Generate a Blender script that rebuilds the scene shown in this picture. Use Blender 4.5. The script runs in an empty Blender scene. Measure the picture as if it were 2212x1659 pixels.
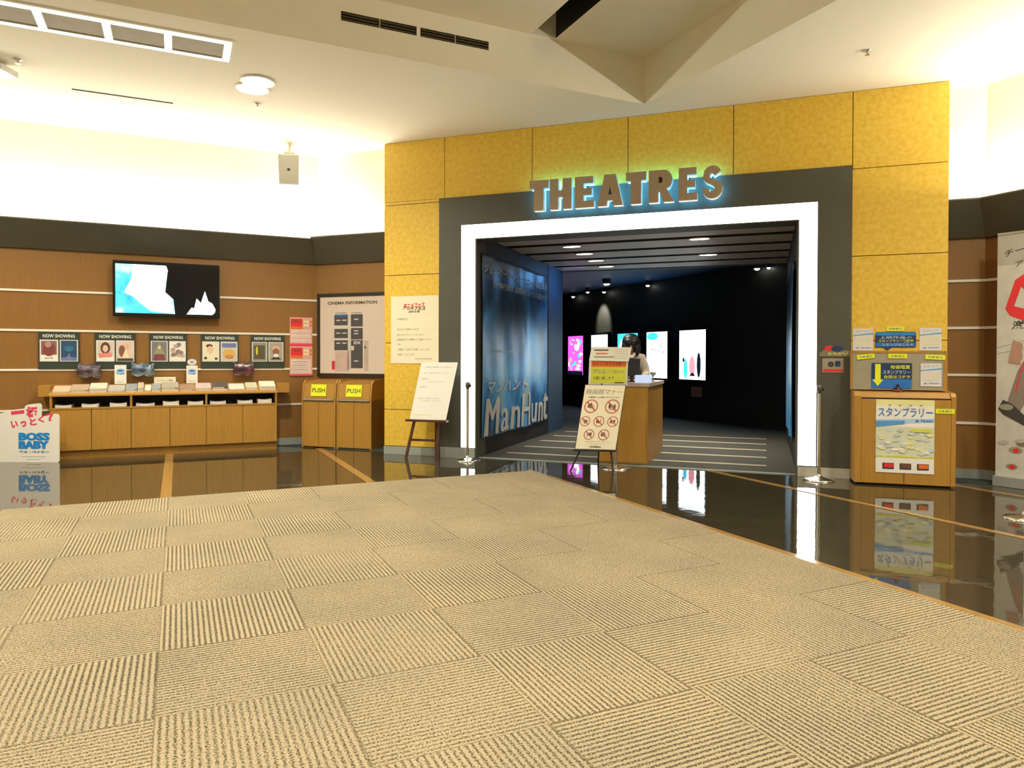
import bpy, bmesh, math, random
from mathutils import Matrix, Vector
random.seed(7)
S = bpy.context.scene
COL = S.collection
PI = math.pi
# ------------------------------------------------------------------ camera, world, light, exposure
CAM_H, F_PX, PITCH, ROLL = 1.234, 1527.8, .0121, -.0027
cp, sp = math.cos(PITCH), math.sin(PITCH)
fwd = Vector((0, cp, -sp)); rt = Vector((1, 0, 0)); dnv = Vector((0, -sp, -cp))
R_ = rt*math.cos(ROLL)+dnv*math.sin(ROLL); D_ = -rt*math.sin(ROLL)+dnv*math.cos(ROLL)
cd = bpy.data.cameras.new('camera'); cam = bpy.data.objects.new('camera', cd); COL.objects.link(cam)
cd.sensor_width = 36; cd.sensor_fit = 'HORIZONTAL'; cd.lens = F_PX/2212*36; cd.shift_y = -38.3/2212
M = Matrix(((R_.x, -D_.x, -fwd.x, 0), (R_.y, -D_.y, -fwd.y, 0), (R_.z, -D_.z, -fwd.z, CAM_H), (0, 0, 0, 1)))
cam.matrix_world = M
cd.clip_start = .05; cd.clip_end = 100
S.camera = cam
w = bpy.data.worlds.new('world'); S.world = w; w.use_nodes = True
w.node_tree.nodes['Background'].inputs[0].default_value = (.9, .8, .6, 1)
w.node_tree.nodes['Background'].inputs[1].default_value = .02
S.view_settings.view_transform = 'Standard'; S.view_settings.look = 'None'
S.view_settings.gamma = 1; S.view_settings.use_curve_mapping = False
S.view_settings.exposure = 0.0
try:
    S.cycles.max_bounces = 8; S.cycles.diffuse_bounces = 5; S.cycles.glossy_bounces = 4
    S.cycles.sample_clamp_indirect = 4; S.cycles.caustics_reflective = False; S.cycles.caustics_refractive = False
except Exception: pass

# frames measured in the place: origin, angle (local x along the wall, local y into the wall, away from the room)
A = 25.3
def unit(a):
    a = math.radians(a); return (math.cos(a), math.sin(a)), (-math.sin(a), math.cos(a))
FY = ((-1.6387, 9.0671), A-45)      # yellow entrance wall
FL = ((-2.8026, 10.1000), A)        # long left wall
FKR = ((-2.8026, 10.1000), A-45)    # short wall behind the left edge of the yellow wall
FC = ((1.4124, 7.6190), A)          # corner of the ceiling coffer
FRY = ((4.8350, 7.2441), A-45)      # short wall right of the yellow wall
FRV = ((4.8350, 7.2441), A-90)      # right side wall
FW = ((3.2052, 14.9025), A-90)      # dark wall with light boxes beyond the entrance
HC = 3.957                          # ceiling height
HQ = 4.436                          # coffer height
def wp(fr, s, d=0, z=0):
    (ox, oy), a = fr; (dx, dy), (nx, ny) = unit(a)
    return Vector((ox+dx*s+nx*d, oy+dy*s+ny*d, z))

def area(name, loc, rot, sx, sy, power, color, spread=PI):
    l = bpy.data.lights.new(name, 'AREA'); l.shape = 'RECTANGLE'; l.size = sx; l.size_y = sy
    l.energy = power; l.color = color; l.spread = spread
    o = bpy.data.objects.new(name, l); o.location = loc; o.rotation_euler = rot; COL.objects.link(o); return o
WARM = (1, .94, .79)
WARM2 = (1, .96, .85)
def cove(name, fr, s0, s1, off, z, ppm, tilt=0.0):
    # fluorescent trough behind the dark band: long thin upward light
    L = s1-s0
    o = area(name, wp(fr, (s0+s1)/2, -off, z), (0, 0, 0), L, .05, ppm*L, WARM2)
    a = math.radians(fr[1])
    o.rotation_euler = (Matrix.Rotation(a, 4, 'Z') @ Matrix.Rotation(PI-tilt, 4, 'X')).to_euler()
    return o
COVE_P = 29
cove('cove_light_left', FL, -12, -.05, .16, 2.865, COVE_P, -.6)
cove('cove_light_left_return', FKR, .02, 1.0, .14, 2.885, COVE_P, -.6)
cove('cove_light_right_return', FRY, -.50, -.10, .14, 2.815, COVE_P, -.6)
cove('cove_light_right', FRV, .1, 9, .16, 2.815, COVE_P, -.6)
cove('cove_wall_light_left', FL, -12, -.05, .17, 2.80, 10, 1.0)
cove('cove_wall_light_left_return', FKR, .02, 1.0, .17, 2.82, 10, 1.0)
cove('cove_wall_light_right_return', FRY, -.50, -.10, .17, 2.75, 10, 1.0)
cove('cove_wall_light_right', FRV, .1, 9, .17, 2.75, 9, 1.0)
DOWN_P = 60
# ------------------------------------------------------------------ materials
def nt(name):
    m = bpy.data.materials.new(name); m.use_nodes = True; t = m.node_tree
    return m, t, t.nodes['Principled BSDF'], t.nodes, t.links
_mc = {}
def pm(name, col, rough=.5, metal=0, var=.06, scale=8, spec=.5, stretch=None, bump=0, coat=0):
    if name in _mc: return _mc[name]
    m, t, b, N, L = nt(name)
    tc = N.new('ShaderNodeTexCoord'); mp = N.new('ShaderNodeMapping')
    L.new(tc.outputs['Object'], mp.inputs[0])
    if stretch: mp.inputs['Scale'].default_value = stretch
    no = N.new('ShaderNodeTexNoise'); no.inputs['Scale'].default_value = scale; no.inputs['Detail'].default_value = 4
    L.new(mp.outputs[0], no.inputs['Vector'])
    cr = N.new('ShaderNodeValToRGB')
    cr.color_ramp.elements[0].position = .3; cr.color_ramp.elements[1].position = .7
    cr.color_ramp.elements[0].color = [c*(1-var) for c in col]+[1]
    cr.color_ramp.elements[1].color = [min(1, c*(1+var)) for c in col]+[1]
    L.new(no.outputs['Fac'], cr.inputs[0]); L.new(cr.outputs[0], b.inputs['Base Color'])
    b.inputs['Roughness'].default_value = rough; b.inputs['Metallic'].default_value = metal
    b.inputs['Specular IOR Level'].default_value = spec
    if coat: b.inputs['Coat Weight'].default_value = coat; b.inputs['Coat Roughness'].default_value = .1
    if bump:
        bp = N.new('ShaderNodeBump'); bp.inputs['Strength'].default_value = bump; bp.inputs['Distance'].default_value = .003
        L.new(no.outputs['Fac'], bp.inputs['Height']); L.new(bp.outputs[0], b.inputs['Normal'])
    _mc[name] = m; return m
def em(name, col, strength, var=.04, scale=3):
    if name in _mc: return _mc[name]
    m, t, b, N, L = nt(name)
    tc = N.new('ShaderNodeTexCoord'); no = N.new('ShaderNodeTexNoise'); no.inputs['Scale'].default_value = scale
    L.new(tc.outputs['Object'], no.inputs['Vector'])
    cr = N.new('ShaderNodeValToRGB'); cr.color_ramp.elements[0].position = .35; cr.color_ramp.elements[1].position = .65
    cr.color_ramp.elements[0].color = [c*(1-var) for c in col]+[1]; cr.color_ramp.elements[1].color = list(col)+[1]
    L.new(no.outputs['Fac'], cr.inputs[0])
    b.inputs['Base Color'].default_value = (.1, .1, .1, 1); b.inputs['Roughness'].default_value = .4
    L.new(cr.outputs[0], b.inputs['Emission Color']); b.inputs['Emission Strength'].default_value = strength
    _mc[name] = m; return m
def ramp_mat(name, stops, scale=4, stretch=(1, 1, 1), rough=.45, emit=0, distort=0, coat=0):
    # multi-colour printed picture from noise
    m, t, b, N, L = nt(name)
    tc = N.new('ShaderNodeTexCoord'); mp = N.new('ShaderNodeMapping'); mp.inputs['Scale'].default_value = stretch
    L.new(tc.outputs['Object'], mp.inputs[0])
    no = N.new('ShaderNodeTexNoise'); no.inputs['Scale'].default_value = scale; no.inputs['Detail'].default_value = 3
    no.inputs['Distortion'].default_value = distort
    L.new(mp.outputs[0], no.inputs['Vector'])
    cr = N.new('ShaderNodeValToRGB'); e = cr.color_ramp.elements
    while len(e) < len(stops): e.new(.5)
    for i, (p, c) in enumerate(stops): e[i].position = p; e[i].color = list(c)+[1]
    L.new(no.outputs['Fac'], cr.inputs[0])
    if emit:
        L.new(cr.outputs[0], b.inputs['Emission Color']); b.inputs['Emission Strength'].default_value = emit
        b.inputs['Base Color'].default_value = (.02, .02, .02, 1)
    else: L.new(cr.outputs[0], b.inputs['Base Color'])
    b.inputs['Roughness'].default_value = rough
    if coat: b.inputs['Coat Weight'].default_value = coat; b.inputs['Coat Roughness'].default_value = .15
    return m
def wood(name, col, rough=.4, var=.14, sc=(14, 14, 1.2), coat=.15):
    return pm(name, col, rough, 0, var, 3, .5, sc, 0, coat)

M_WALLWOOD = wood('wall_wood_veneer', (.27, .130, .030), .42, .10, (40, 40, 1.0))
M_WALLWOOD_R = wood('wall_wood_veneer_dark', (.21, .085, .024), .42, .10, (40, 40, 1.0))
M_CABWOOD = wood('cabinet_oak_veneer', (.42, .22, .038), .38, .10, (26, 26, .9))
M_CABWOOD2 = wood('cabinet_oak_veneer_side', (.38, .19, .034), .38, .10, (26, 26, .9))
M_DARKWOOD = wood('easel_dark_wood', (.075, .016, .008), .35)
M_YELLOW = ramp_mat('yellow_wall_panel', [(.3, (.68, .425, .034)), (.5, (.75, .50, .055)), (.7, (.80, .56, .088))], 22, rough=.55)
M_DARKP = pm('dark_olive_panel', (.078, .076, .056), .55, 0, .06, 3)
M_BAND = pm('charcoal_band', (.115, .112, .090), .6, 0, .06, 3)
M_CREAM = pm('cream_paint', (.80, .73, .52), .8, 0, .02, 3)
M_CEIL = pm('textured_ceiling_board', (.80, .745, .61), .9, 0, .05, 120, .2, None, .4)
M_CEILP = pm('smooth_ceiling_paint', (.84, .80, .69), .85, 0, .02, 4, .2)
M_TRIMW = pm('pale_metal_strip', (.92, .88, .78), .35, 0, .02, 4)
M_BASEB = pm('grey_baseboard', (.32, .36, .33), .4, 0, .04, 3)
M_BLACK = pm('matt_black', (.012, .012, .012), .6)
M_BLACKG = pm('gloss_black', (.008, .009, .010), .15, 0, .1, 3)
M_CHROME = pm('brushed_chrome', (.72, .71, .68), .18, 1, .03, 20)
M_STEEL = pm('letter_steel', (.42, .34, .26), .42, .3, .08, 30)
M_WHITE = pm('white_paper', (.88, .86, .80), .6, 0, .02, 5)
M_CREAMP = pm('cream_paper', (.86, .80, .60), .6, 0, .02, 5)
M_GLOSSK = pm('screen_glass_black', (.004, .006, .010), .12)
M_TEXTK = pm('dark_print', (.05, .045, .04), .6)
M_TEXTG = pm('grey_print', (.30, .28, .25), .6)
M_TEXTB = pm('blue_print', (.02, .16, .55), .5)
M_TEXTCY = pm('cyan_blue_print', (.01, .25, .70), .5)
M_RED = pm('red_print', (.75, .03, .04), .5)
M_PINK = pm('pink_red_print', (.80, .06, .13), .5)
M_ORANGE = pm('orange_print', (.80, .16, .02), .5)
M_NEON = pm('neon_yellow_tape', (.82, .88, .02), .5)
M_LIME = pm('lime_yellow_print', (.66, .68, .06), .5)
M_PALEB = pm('pale_blue_print', (.45, .62, .85), .5)
M_PALEY = pm('pale_yellow_print', (.80, .78, .35), .5)
M_NAVY = pm('navy_print', (.015, .04, .13), .5)
M_GREYB = pm('grey_board', (.33, .30, .22), .6)
M_GREENK = pm('dark_green_board', (.028, .045, .034), .5)
M_PINKB = pm('pink_map_paper', (.86, .72, .62), .35, 0, .02, 3)
M_BROWNP = pm('brown_print', (.16, .06, .03), .6)
M_SKIN = pm('skin', (.62, .36, .25), .5)
M_HAIR = pm('black_hair', (.012, .010, .010), .45, 0, .3, 40)
M_JACKET = pm('beige_grey_jacket', (.42, .36, .29), .8, 0, .10, 30)
M_VENT = pm('vent_dark_metal', (.10, .08, .04), .5)
M_PANELT = pm('tan_panel', (.30, .25, .15), .7)
M_SPEAK = pm('silver_speaker_grille', (.50, .50, .47), .45, .2, .05, 60)
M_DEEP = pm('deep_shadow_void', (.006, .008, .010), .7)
M_DARKWALL = pm('theatre_dark_wall', (.018, .018, .015), .55, 0, .1, 2)
M_BLUELIT = pm('theatre_blue_lit_surface', (.030, .075, .14), .6, 0, .1, 2)  # blue light on foyer ceiling and passage wall end, put into the colour
M_SLAT = pm('ceiling_slat_metal', (.62, .52, .42), .45, .2, .08, 12)
M_PLASTIC = pm('white_plastic', (.75, .75, .72), .4)
M_TOP = pm('pinkish_stone_top', (.50, .38, .34), .3, 0, .08, 30)
E_FRAME = em('white_light_box', (1, .985, .93), 5.5)
E_LAMP = em('warm_lamp', (1, .93, .72), 14)
E_SPOT = em('spot_lamp', (1, .96, .85), 10)
E_BLUE = em('blue_halo_led', (.12, .56, 1.0), 9)
E_SCRW = em('screen_white', (.86, .95, 1.0), 3.0)
E_SCRC = em('screen_cyan', (.05, .62, .90), 1.6)
E_SCRM = em('screen_magenta', (.80, .10, .75), 1.7)
E_SCRP = em('screen_pink', (.95, .35, .42), 1.4)
E_SCRN = em('screen_navy', (.01, .03, .06), .35)
E_PALE = em('pale_blue_glow', (.62, .74, 1.0), .9)

# glossy dark stone floor
def floor_mat():
    m, t, b, N, L = nt('polished_dark_stone')
    tc = N.new('ShaderNodeTexCoord')
    no = N.new('ShaderNodeTexNoise'); no.inputs['Scale'].default_value = 6; no.inputs['Detail'].default_value = 6
    L.new(tc.outputs['Object'], no.inputs['Vector'])
    cr = N.new('ShaderNodeValToRGB'); cr.color_ramp.elements[0].color = (.026, .022, .012, 1); cr.color_ramp.elements[1].color = (.062, .052, .030, 1)
    L.new(no.outputs['Fac'], cr.inputs[0]); L.new(cr.outputs[0], b.inputs['Base Color'])
    b.inputs['Roughness'].default_value = .035; b.inputs['IOR'].default_value = 1.75
    n2 = N.new('ShaderNodeTexNoise'); n2.inputs['Scale'].default_value = 9; n2.inputs['Detail'].default_value = 1
    L.new(tc.outputs['Object'], n2.inputs['Vector'])
    bp = N.new('ShaderNodeBump'); bp.inputs['Strength'].default_value = .10; bp.inputs['Distance'].default_value = .004
    L.new(n2.outputs['Fac'], bp.inputs['Height']); L.new(bp.outputs[0], b.inputs['Normal'])
    return m
M_FLOOR = floor_mat()
M_INLAY = pm('oak_inlay', (.33, .19, .06), .12, 0, .12, 20, .5)
def math_node(N, L, op, a, b=None):
    n = N.new('ShaderNodeMath'); n.operation = op
    for i, v in enumerate((a, b)):
        if v is None: continue
        if isinstance(v, (int, float)): n.inputs[i].default_value = v
        else: L.new(v, n.inputs[i])
    return n.outputs[0]
def carpet_mat():
    m, t, b, N, L = nt('carpet_tiles_ribbed')
    tc = N.new('ShaderNodeTexCoord'); sx = N.new('ShaderNodeSeparateXYZ'); L.new(tc.outputs['Object'], sx.inputs[0])
    X = math_node(N, L, 'ADD', sx.outputs[0], 5.207+60); Y = math_node(N, L, 'ADD', sx.outputs[1], 3.607+60)
    tx = math_node(N, L, 'DIVIDE', X, .6); ty = math_node(N, L, 'DIVIDE', Y, .6)
    fx = math_node(N, L, 'FLOOR', tx); fy = math_node(N, L, 'FLOOR', ty)
    par = math_node(N, L, 'MODULO', math_node(N, L, 'ADD', fx, fy), 2)     # 0: ribs run along y
    par = math_node(N, L, 'GREATER_THAN', par, .5)
    k = 2*PI*26/.6
    sX = math_node(N, L, 'SINE', math_node(N, L, 'MULTIPLY', X, k)); sY = math_node(N, L, 'SINE', math_node(N, L, 'MULTIPLY', Y, k))
    mix = N.new('ShaderNodeMix'); mix.data_type = 'FLOAT'
    L.new(par, mix.inputs[0]); L.new(sX, mix.inputs[2]); L.new(sY, mix.inputs[3])
    rib = mix.outputs[0]
    no = N.new('ShaderNodeTexNoise'); no.inputs['Scale'].default_value = 150; no.inputs['Detail'].default_value = 2
    L.new(tc.outputs['Object'], no.inputs['Vector'])
    nw = N.new('ShaderNodeTexNoise'); nw.inputs['Scale'].default_value = .9; nw.inputs['Detail'].default_value = 2
    L.new(tc.outputs['Object'], nw.inputs['Vector'])
    wr = N.new('ShaderNodeMapRange'); wr.inputs[1].default_value = .38; wr.inputs[2].default_value = .58; wr.inputs[3].default_value = .27; wr.inputs[4].default_value = .58
    L.new(nw.outputs['Fac'], wr.inputs[0])
    v = math_node(N, L, 'ADD', math_node(N, L, 'MULTIPLY', rib, wr.outputs[0]), math_node(N, L, 'MULTIPLY', math_node(N, L, 'SUBTRACT', no.outputs['Fac'], .5), 3.0))
    v = math_node(N, L, 'ADD', v, .58)
    cr = N.new('ShaderNodeValToRGB'); e = cr.color_ramp.elements
    e[0].position = .12; e[0].color = (.090, .073, .043, 1); e[1].position = .70; e[1].color = (.395, .328, .212, 1)
    L.new(v, cr.inputs[0])
    # seams
    gx = math_node(N, L, 'ABSOLUTE', math_node(N, L, 'SUBTRACT', math_node(N, L, 'FRACT', tx), .5))
    gy = math_node(N, L, 'ABSOLUTE', math_node(N, L, 'SUBTRACT', math_node(N, L, 'FRACT', ty), .5))
    g = math_node(N, L, 'MAXIMUM', gx, gy); seam = math_node(N, L, 'GREATER_THAN', g, .4955)
    n3 = N.new('ShaderNodeTexNoise'); n3.inputs['Scale'].default_value = 1.6; n3.inputs['Detail'].default_value = 3
    L.new(tc.outputs['Object'], n3.inputs['Vector'])
    m1 = N.new('ShaderNodeMix'); m1.data_type = 'RGBA'; m1.blend_type = 'MULTIPLY'; m1.inputs[0].default_value = 1
    L.new(cr.outputs[0], m1.inputs[6])
    c2 = N.new('ShaderNodeValToRGB'); c2.color_ramp.elements[0].position = .35; c2.color_ramp.elements[1].position = .65
    c2.color_ramp.elements[0].color = (.90, .90, .90, 1); c2.color_ramp.elements[1].color = (1.04, 1.03, 1.0, 1)
    L.new(n3.outputs['Fac'], c2.inputs[0]); L.new(c2.outputs[0], m1.inputs[7])
    m2 = N.new('ShaderNodeMix'); m2.data_type = 'RGBA'
    L.new(math_node(N, L, 'MULTIPLY', seam, .5), m2.inputs[0]); L.new(m1.outputs[2], m2.inputs[6]); m2.inputs[7].default_value = (.13, .09, .04, 1)
    L.new(m2.outputs[2], b.inputs['Base Color'])
    b.inputs['Roughness'].default_value = .95; b.inputs['Specular IOR Level'].default_value = .1
    bp = N.new('ShaderNodeBump'); bp.inputs['Strength'].default_value = .5; bp.inputs['Distance'].default_value = .003
    L.new(v, bp.inputs['Height']); L.new(bp.outputs[0], b.inputs['Normal'])
    return m
M_CARPET = carpet_mat()
M_PCARPET = pm('theatre_carpet', (.045, .041, .030), .9, 0, .12, 40)
M_PSTRIPE = pm('theatre_carpet_stripe', (.36, .31, .21), .85, 0, .08, 40)
M_BCARPET = pm('theatre_carpet_blue', (.035, .045, .050), .9, 0, .12, 40)

# ------------------------------------------------------------------ mesh helpers
_tc = {}
def text_polys(s, offset=0, res=2, shear=0):
    key = (s, offset, res, shear)
    if key in _tc: return _tc[key]
    c = bpy.data.curves.new('tmp', 'FONT'); c.body = s; c.size = 1; c.offset = offset; c.resolution_u = res; c.shear = shear; c.fill_mode = 'FRONT'
    o = bpy.data.objects.new('tmp', c); COL.objects.link(o)
    dg = bpy.context.evaluated_depsgraph_get()
    me = bpy.data.meshes.new_from_object(o.evaluated_get(dg))
    vs = [(v.co.x, v.co.y) for v in me.vertices]; fs = [tuple(p.vertices) for p in me.polygons]
    bpy.data.objects.remove(o); bpy.data.curves.remove(c); bpy.data.meshes.remove(me)
    if not vs: vs = [(0, 0), (1, 0), (1, 1)]; fs = [(0, 1, 2)]
    x0 = min(v[0] for v in vs); x1 = max(v[0] for v in vs); y0 = min(v[1] for v in vs); y1 = max(v[1] for v in vs)
    _tc[key] = (vs, fs, x0, x1, y0, y1); return _tc[key]
class MB:
    def __init__(s): s.v = []; s.f = []; s.m = []; s.mats = []; s.sm = []
    def mi(s, mat):
        if mat not in s.mats: s.mats.append(mat)
        return s.mats.index(mat)
    def add(s, vs, fs, mat, smooth=False):
        o = len(s.v); s.v += [tuple(v) for v in vs]; k = s.mi(mat)
        for f in fs: s.f.append(tuple(i+o for i in f)); s.m.append(k); s.sm.append(smooth)
        return s
    def box(s, x0, x1, y0, y1, z0, z1, mat, bev=0):
        if bev > 0:
            b = min(bev, (x1-x0)/2.01, (y1-y0)/2.01, (z1-z0)/2.01)
            bm = bmesh.new(); bmesh.ops.create_cube(bm, size=1)
            for v in bm.verts: v.co = Vector(((x0+x1)/2+v.co.x*(x1-x0), (y0+y1)/2+v.co.y*(y1-y0), (z0+z1)/2+v.co.z*(z1-z0)))
            bmesh.ops.bevel(bm, geom=bm.edges[:], offset=b, segments=2, affect='EDGES', profile=.6)
            bm.verts.index_update()
            s.add([v.co[:] for v in bm.verts], [[v.index for v in f.verts] for f in bm.faces], mat); bm.free(); return s
        vs = [(x, y, z) for z in (z0, z1) for y in (y0, y1) for x in (x0, x1)]
        return s.add(vs, [(0, 2, 3, 1), (4, 5, 7, 6), (0, 1, 5, 4), (2, 6, 7, 3), (0, 4, 6, 2), (1, 3, 7, 5)], mat)
    def quad(s, pts, mat): return s.add(pts, [tuple(range(len(pts)))], mat)
    def prism(s, poly, y0, y1, mat, side=None):
        # poly in (x, z), extruded along y
        n = len(poly); vs = [(x, y0, z) for x, z in poly]+[(x, y1, z) for x, z in poly]
        s.add(vs, [tuple(range(n)), tuple(range(2*n-1, n-1, -1))], mat)
        s.add(vs, [(i, (i+1) % n, n+(i+1) % n, n+i) for i in range(n)], side or mat); return s
    def prismz(s, poly, z0, z1, mat):
        n = len(poly); vs = [(x, y, z0) for x, y in poly]+[(x, y, z1) for x, y in poly]
        return s.add(vs, [tuple(range(n-1, -1, -1)), tuple(range(n, 2*n))]+[(i, (i+1) % n, n+(i+1) % n, n+i) for i in range(n)], mat)
    def prismx(s, poly, x0, x1, mat):
        # poly in (y, z), extruded along x
        n = len(poly); vs = [(x0, y, z) for y, z in poly]+[(x1, y, z) for y, z in poly]
        return s.add(vs, [tuple(range(n)), tuple(range(2*n-1, n-1, -1))]+[(i, (i+1) % n, n+(i+1) % n, n+i) for i in range(n)], mat)
    def tube(s, p0, p1, r, mat, r1=None, n=12, cap=True):
        p0 = Vector(p0); p1 = Vector(p1); r1 = r if r1 is None else r1; d = (p1-p0).normalized()
        a = d.orthogonal().normalized(); b = d.cross(a)
        vs = [p0+(a*math.cos(2*PI*i/n)+b*math.sin(2*PI*i/n))*r for i in range(n)]+[p1+(a*math.cos(2*PI*i/n)+b*math.sin(2*PI*i/n))*r1 for i in range(n)]
        s.add(vs, [(i, (i+1) % n, n+(i+1) % n, n+i) for i in range(n)], mat, True)
        if cap: s.add(vs, [tuple(range(n-1, -1, -1)), tuple(range(n, 2*n))], mat)
        return s
    def lathe(s, prof, mat, cx=0, cy=0, n=28):
        vs = []; m = len(prof)
        for r, z in prof:
            for i in range(n): vs.append((cx+r*math.cos(2*PI*i/n), cy+r*math.sin(2*PI*i/n), z))
        fs = [(k*n+i, k*n+(i+1) % n, (k+1)*n+(i+1) % n, (k+1)*n+i) for k in range(m-1) for i in range(n)]
        s.add(vs, fs, mat, True); s.add(vs, [tuple(range(n-1, -1, -1)), tuple((m-1)*n+i for i in range(n))], mat); return s
    def beam(s, p0, p1, w, h, mat):
        p0 = Vector(p0); p1 = Vector(p1); d = (p1-p0).normalized(); up = Vector((0, 0, 1))
        if abs(d.z) > .95: up = Vector((0, 1, 0))
        a = d.cross(up).normalized()*w/2; b = a.normalized().cross(d)*h/2
        vs = [p+x for p in (p0, p1) for x in (-a-b, a-b, a+b, -a+b)]
        return s.add(vs, [(3, 2, 1, 0), (4, 5, 6, 7), (0, 1, 5, 4), (1, 2, 6, 5), (2, 3, 7, 6), (3, 0, 4, 7)], mat)
    def ell(s, cx, cz, rx, rz, y, mat, n=20, a0=0, a1=2*PI):
        return s.quad([(cx+rx*math.cos(a0+(a1-a0)*i/n), y, cz+rz*math.sin(a0+(a1-a0)*i/n)) for i in range(n)], mat)
    def ring(s, cx, cz, r0, r1, y, mat, n=24):
        vs = [(cx+r*math.cos(2*PI*i/n), y, cz+r*math.sin(2*PI*i/n)) for r in (r0, r1) for i in range(n)]
        return s.add(vs, [(i, (i+1) % n, n+(i+1) % n, n+i) for i in range(n)], mat)
    def rect(s, x0, x1, z0, z1, y, mat): return s.quad([(x0, y, z0), (x1, y, z0), (x1, y, z1), (x0, y, z1)], mat)
    def poly(s, pts, y, mat): return s.quad([(x, y, z) for x, z in pts], mat)
    def text(s, t, x0, x1, z0, z1, y, mat, offset=0.012, res=2, shear=0, rot=0):
        vs, fs, a, b, c, d = text_polys(t, offset, res, shear)
        kx = (x1-x0)/(b-a); kz = (z1-z0)/(d-c); cr_, sr_ = math.cos(rot), math.sin(rot); mx, mz = (x0+x1)/2, (z0+z1)/2
        P = []
        for vx, vz in vs:
            px = x0+(vx-a)*kx-mx; pz = z0+(vz-c)*kz-mz
            P.append((mx+px*cr_-pz*sr_, y, mz+px*sr_+pz*cr_))
        return s.add(P, fs, mat)
    def letter(s, t, x0, x1, z0, z1, y0, y1, mat, side, offset=.03):
        vs, fs, a, b, c, d = text_polys(t, offset, 4)
        kx = (x1-x0)/(b-a); kz = (z1-z0)/(d-c); P = [(x0+(vx-a)*kx, z0+(vz-c)*kz) for vx, vz in vs]
        from collections import Counter
        ed = Counter(); 
        for f in fs:
            for i in range(len(f)): ed[tuple(sorted((f[i], f[(i+1) % len(f)])))] += 1
        s.add([(x, y0, z) for x, z in P], fs, mat); s.add([(x, y1, z) for x, z in P], fs, side)
        n = len(P); s.add([(x, y0, z) for x, z in P]+[(x, y1, z) for x, z in P], [(i, j, n+j, n+i) for (i, j), c_ in ed.items() if c_ == 1], side)
        return s
    def tilt(s, ang, zpiv=0, ypiv=0):
        # lean the mesh back about the x axis
        c, q = math.cos(ang), math.sin(ang)
        s.v = [(x, ypiv+(y-ypiv)*c+(z-zpiv)*q, zpiv-(y-ypiv)*q+(z-zpiv)*c) for x, y, z in s.v]; return s
    def build(s, name, parent=None):
        me = bpy.data.meshes.new(name); me.from_pydata(s.v, [], s.f)
        for m in s.mats: me.materials.append(m)
        me.polygons.foreach_set('material_index', s.m); me.polygons.foreach_set('use_smooth', s.sm); me.update()
        o = bpy.data.objects.new(name, me); COL.objects.link(o)
        if parent: o.parent = parent
        return o
def place(o, fr, s=0, d=0, z=0, rot=0):
    o.location = wp(fr, s, d, z); o.rotation_euler = (0, 0, math.radians(fr[1]+rot)); return o
def tag(o, label, cat, group=None):
    o['label'] = label; o['category'] = cat
    if group: o['group'] = group
    return o
def thing(name, label, cat, fr, s=0, d=0, z=0, rot=0, group=None):
    o = bpy.data.objects.new(name, None); COL.objects.link(o); o.empty_display_size = .1
    place(o, fr, s, d, z, rot); return tag(o, label, cat, group)
def struct(mb, name, fr=((0, 0), 0), s=0, d=0, z=0):
    o = mb.build(name); place(o, fr, s, d, z); o['kind'] = 'structure'; return o
def tree_copy(o, parent=None):
    kids = [c for c in bpy.data.objects if c.parent == o]
    c = o.copy(); COL.objects.link(c); c.parent = parent
    for k in kids: tree_copy(k, c)
    return c
WFR = ((0, 0), 0)
EPS = .0012

# ================================================================== SETTING
# floor (local frame of the coffer/grid)
mb = MB(); mb.quad([(-16, -14, 0), (6.5, -14, 0), (6.5, 4.6, 0), (-16, 4.6, 0)], M_FLOOR)
struct(mb, 'floor', FC)
mb = MB(); mb.box(-13.6, -1.085, -11, .575, .0005, .006, M_CARPET); o = struct(mb, 'floor_carpet', FC)
n = 1
for x0, x1, y0, y1 in ((-4.675, -4.585, .575, 4.0), (-2.855, -2.765, .575, 4.0), (-1.085, -1.022, -11, .64), (.705, .770, -10, -.15), (2.28, 2.35, -10, -1.78)):
    mb = MB(); mb.box(x0, x1, y0, y1, .0003, .004, M_INLAY); struct(mb, 'trim_%d' % n, FC); n += 1
# left wall
def wood_wall(name, fr, s0, s1, ztop, mat, zs=(.573, 1.069, 1.554, 2.039)):
    mb = MB(); mb.box(s0, s1, 0, .12, 0, ztop, mat)
    struct(mb, name, fr)
    global n
    for z in zs:
        m2 = MB(); m2.box(s0, s1, -.012, .002, z-.013, z+.013, M_TRIMW); struct(m2, 'trim_%d' % n, fr); n += 1
    m3 = MB(); m3.box(s0, s1, -.012, .002, .001, .10, M_BASEB); struct(m3, 'baseboard_'+name.split('_', 1)[1], fr)
wood_wall('wall_left', FL, -13, 0, 2.62, M_WALLWOOD)
wood_wall('wall_left_return', FKR, 0, 1.35, 2.62, M_WALLWOOD)
wood_wall('wall_right_return', FRY, -1.0, 0, 2.55, M_WALLWOOD)
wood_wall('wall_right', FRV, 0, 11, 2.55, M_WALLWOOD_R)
def upper(name, fr, s0, s1, z0): 
    mb = MB(); mb.box(s0, s1, .03, .15, z0, 4.25, M_CREAM); struct(mb, name, fr)
upper('wall_left_upper', FL, -13, .03, 2.62); upper('wall_left_return_upper', FKR, 0, 1.5, 2.62)
upper('wall_right_return_upper', FRY, -1.2, .03, 2.55); upper('wall_right_upper', FRV, 0, 11, 2.55)
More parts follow.
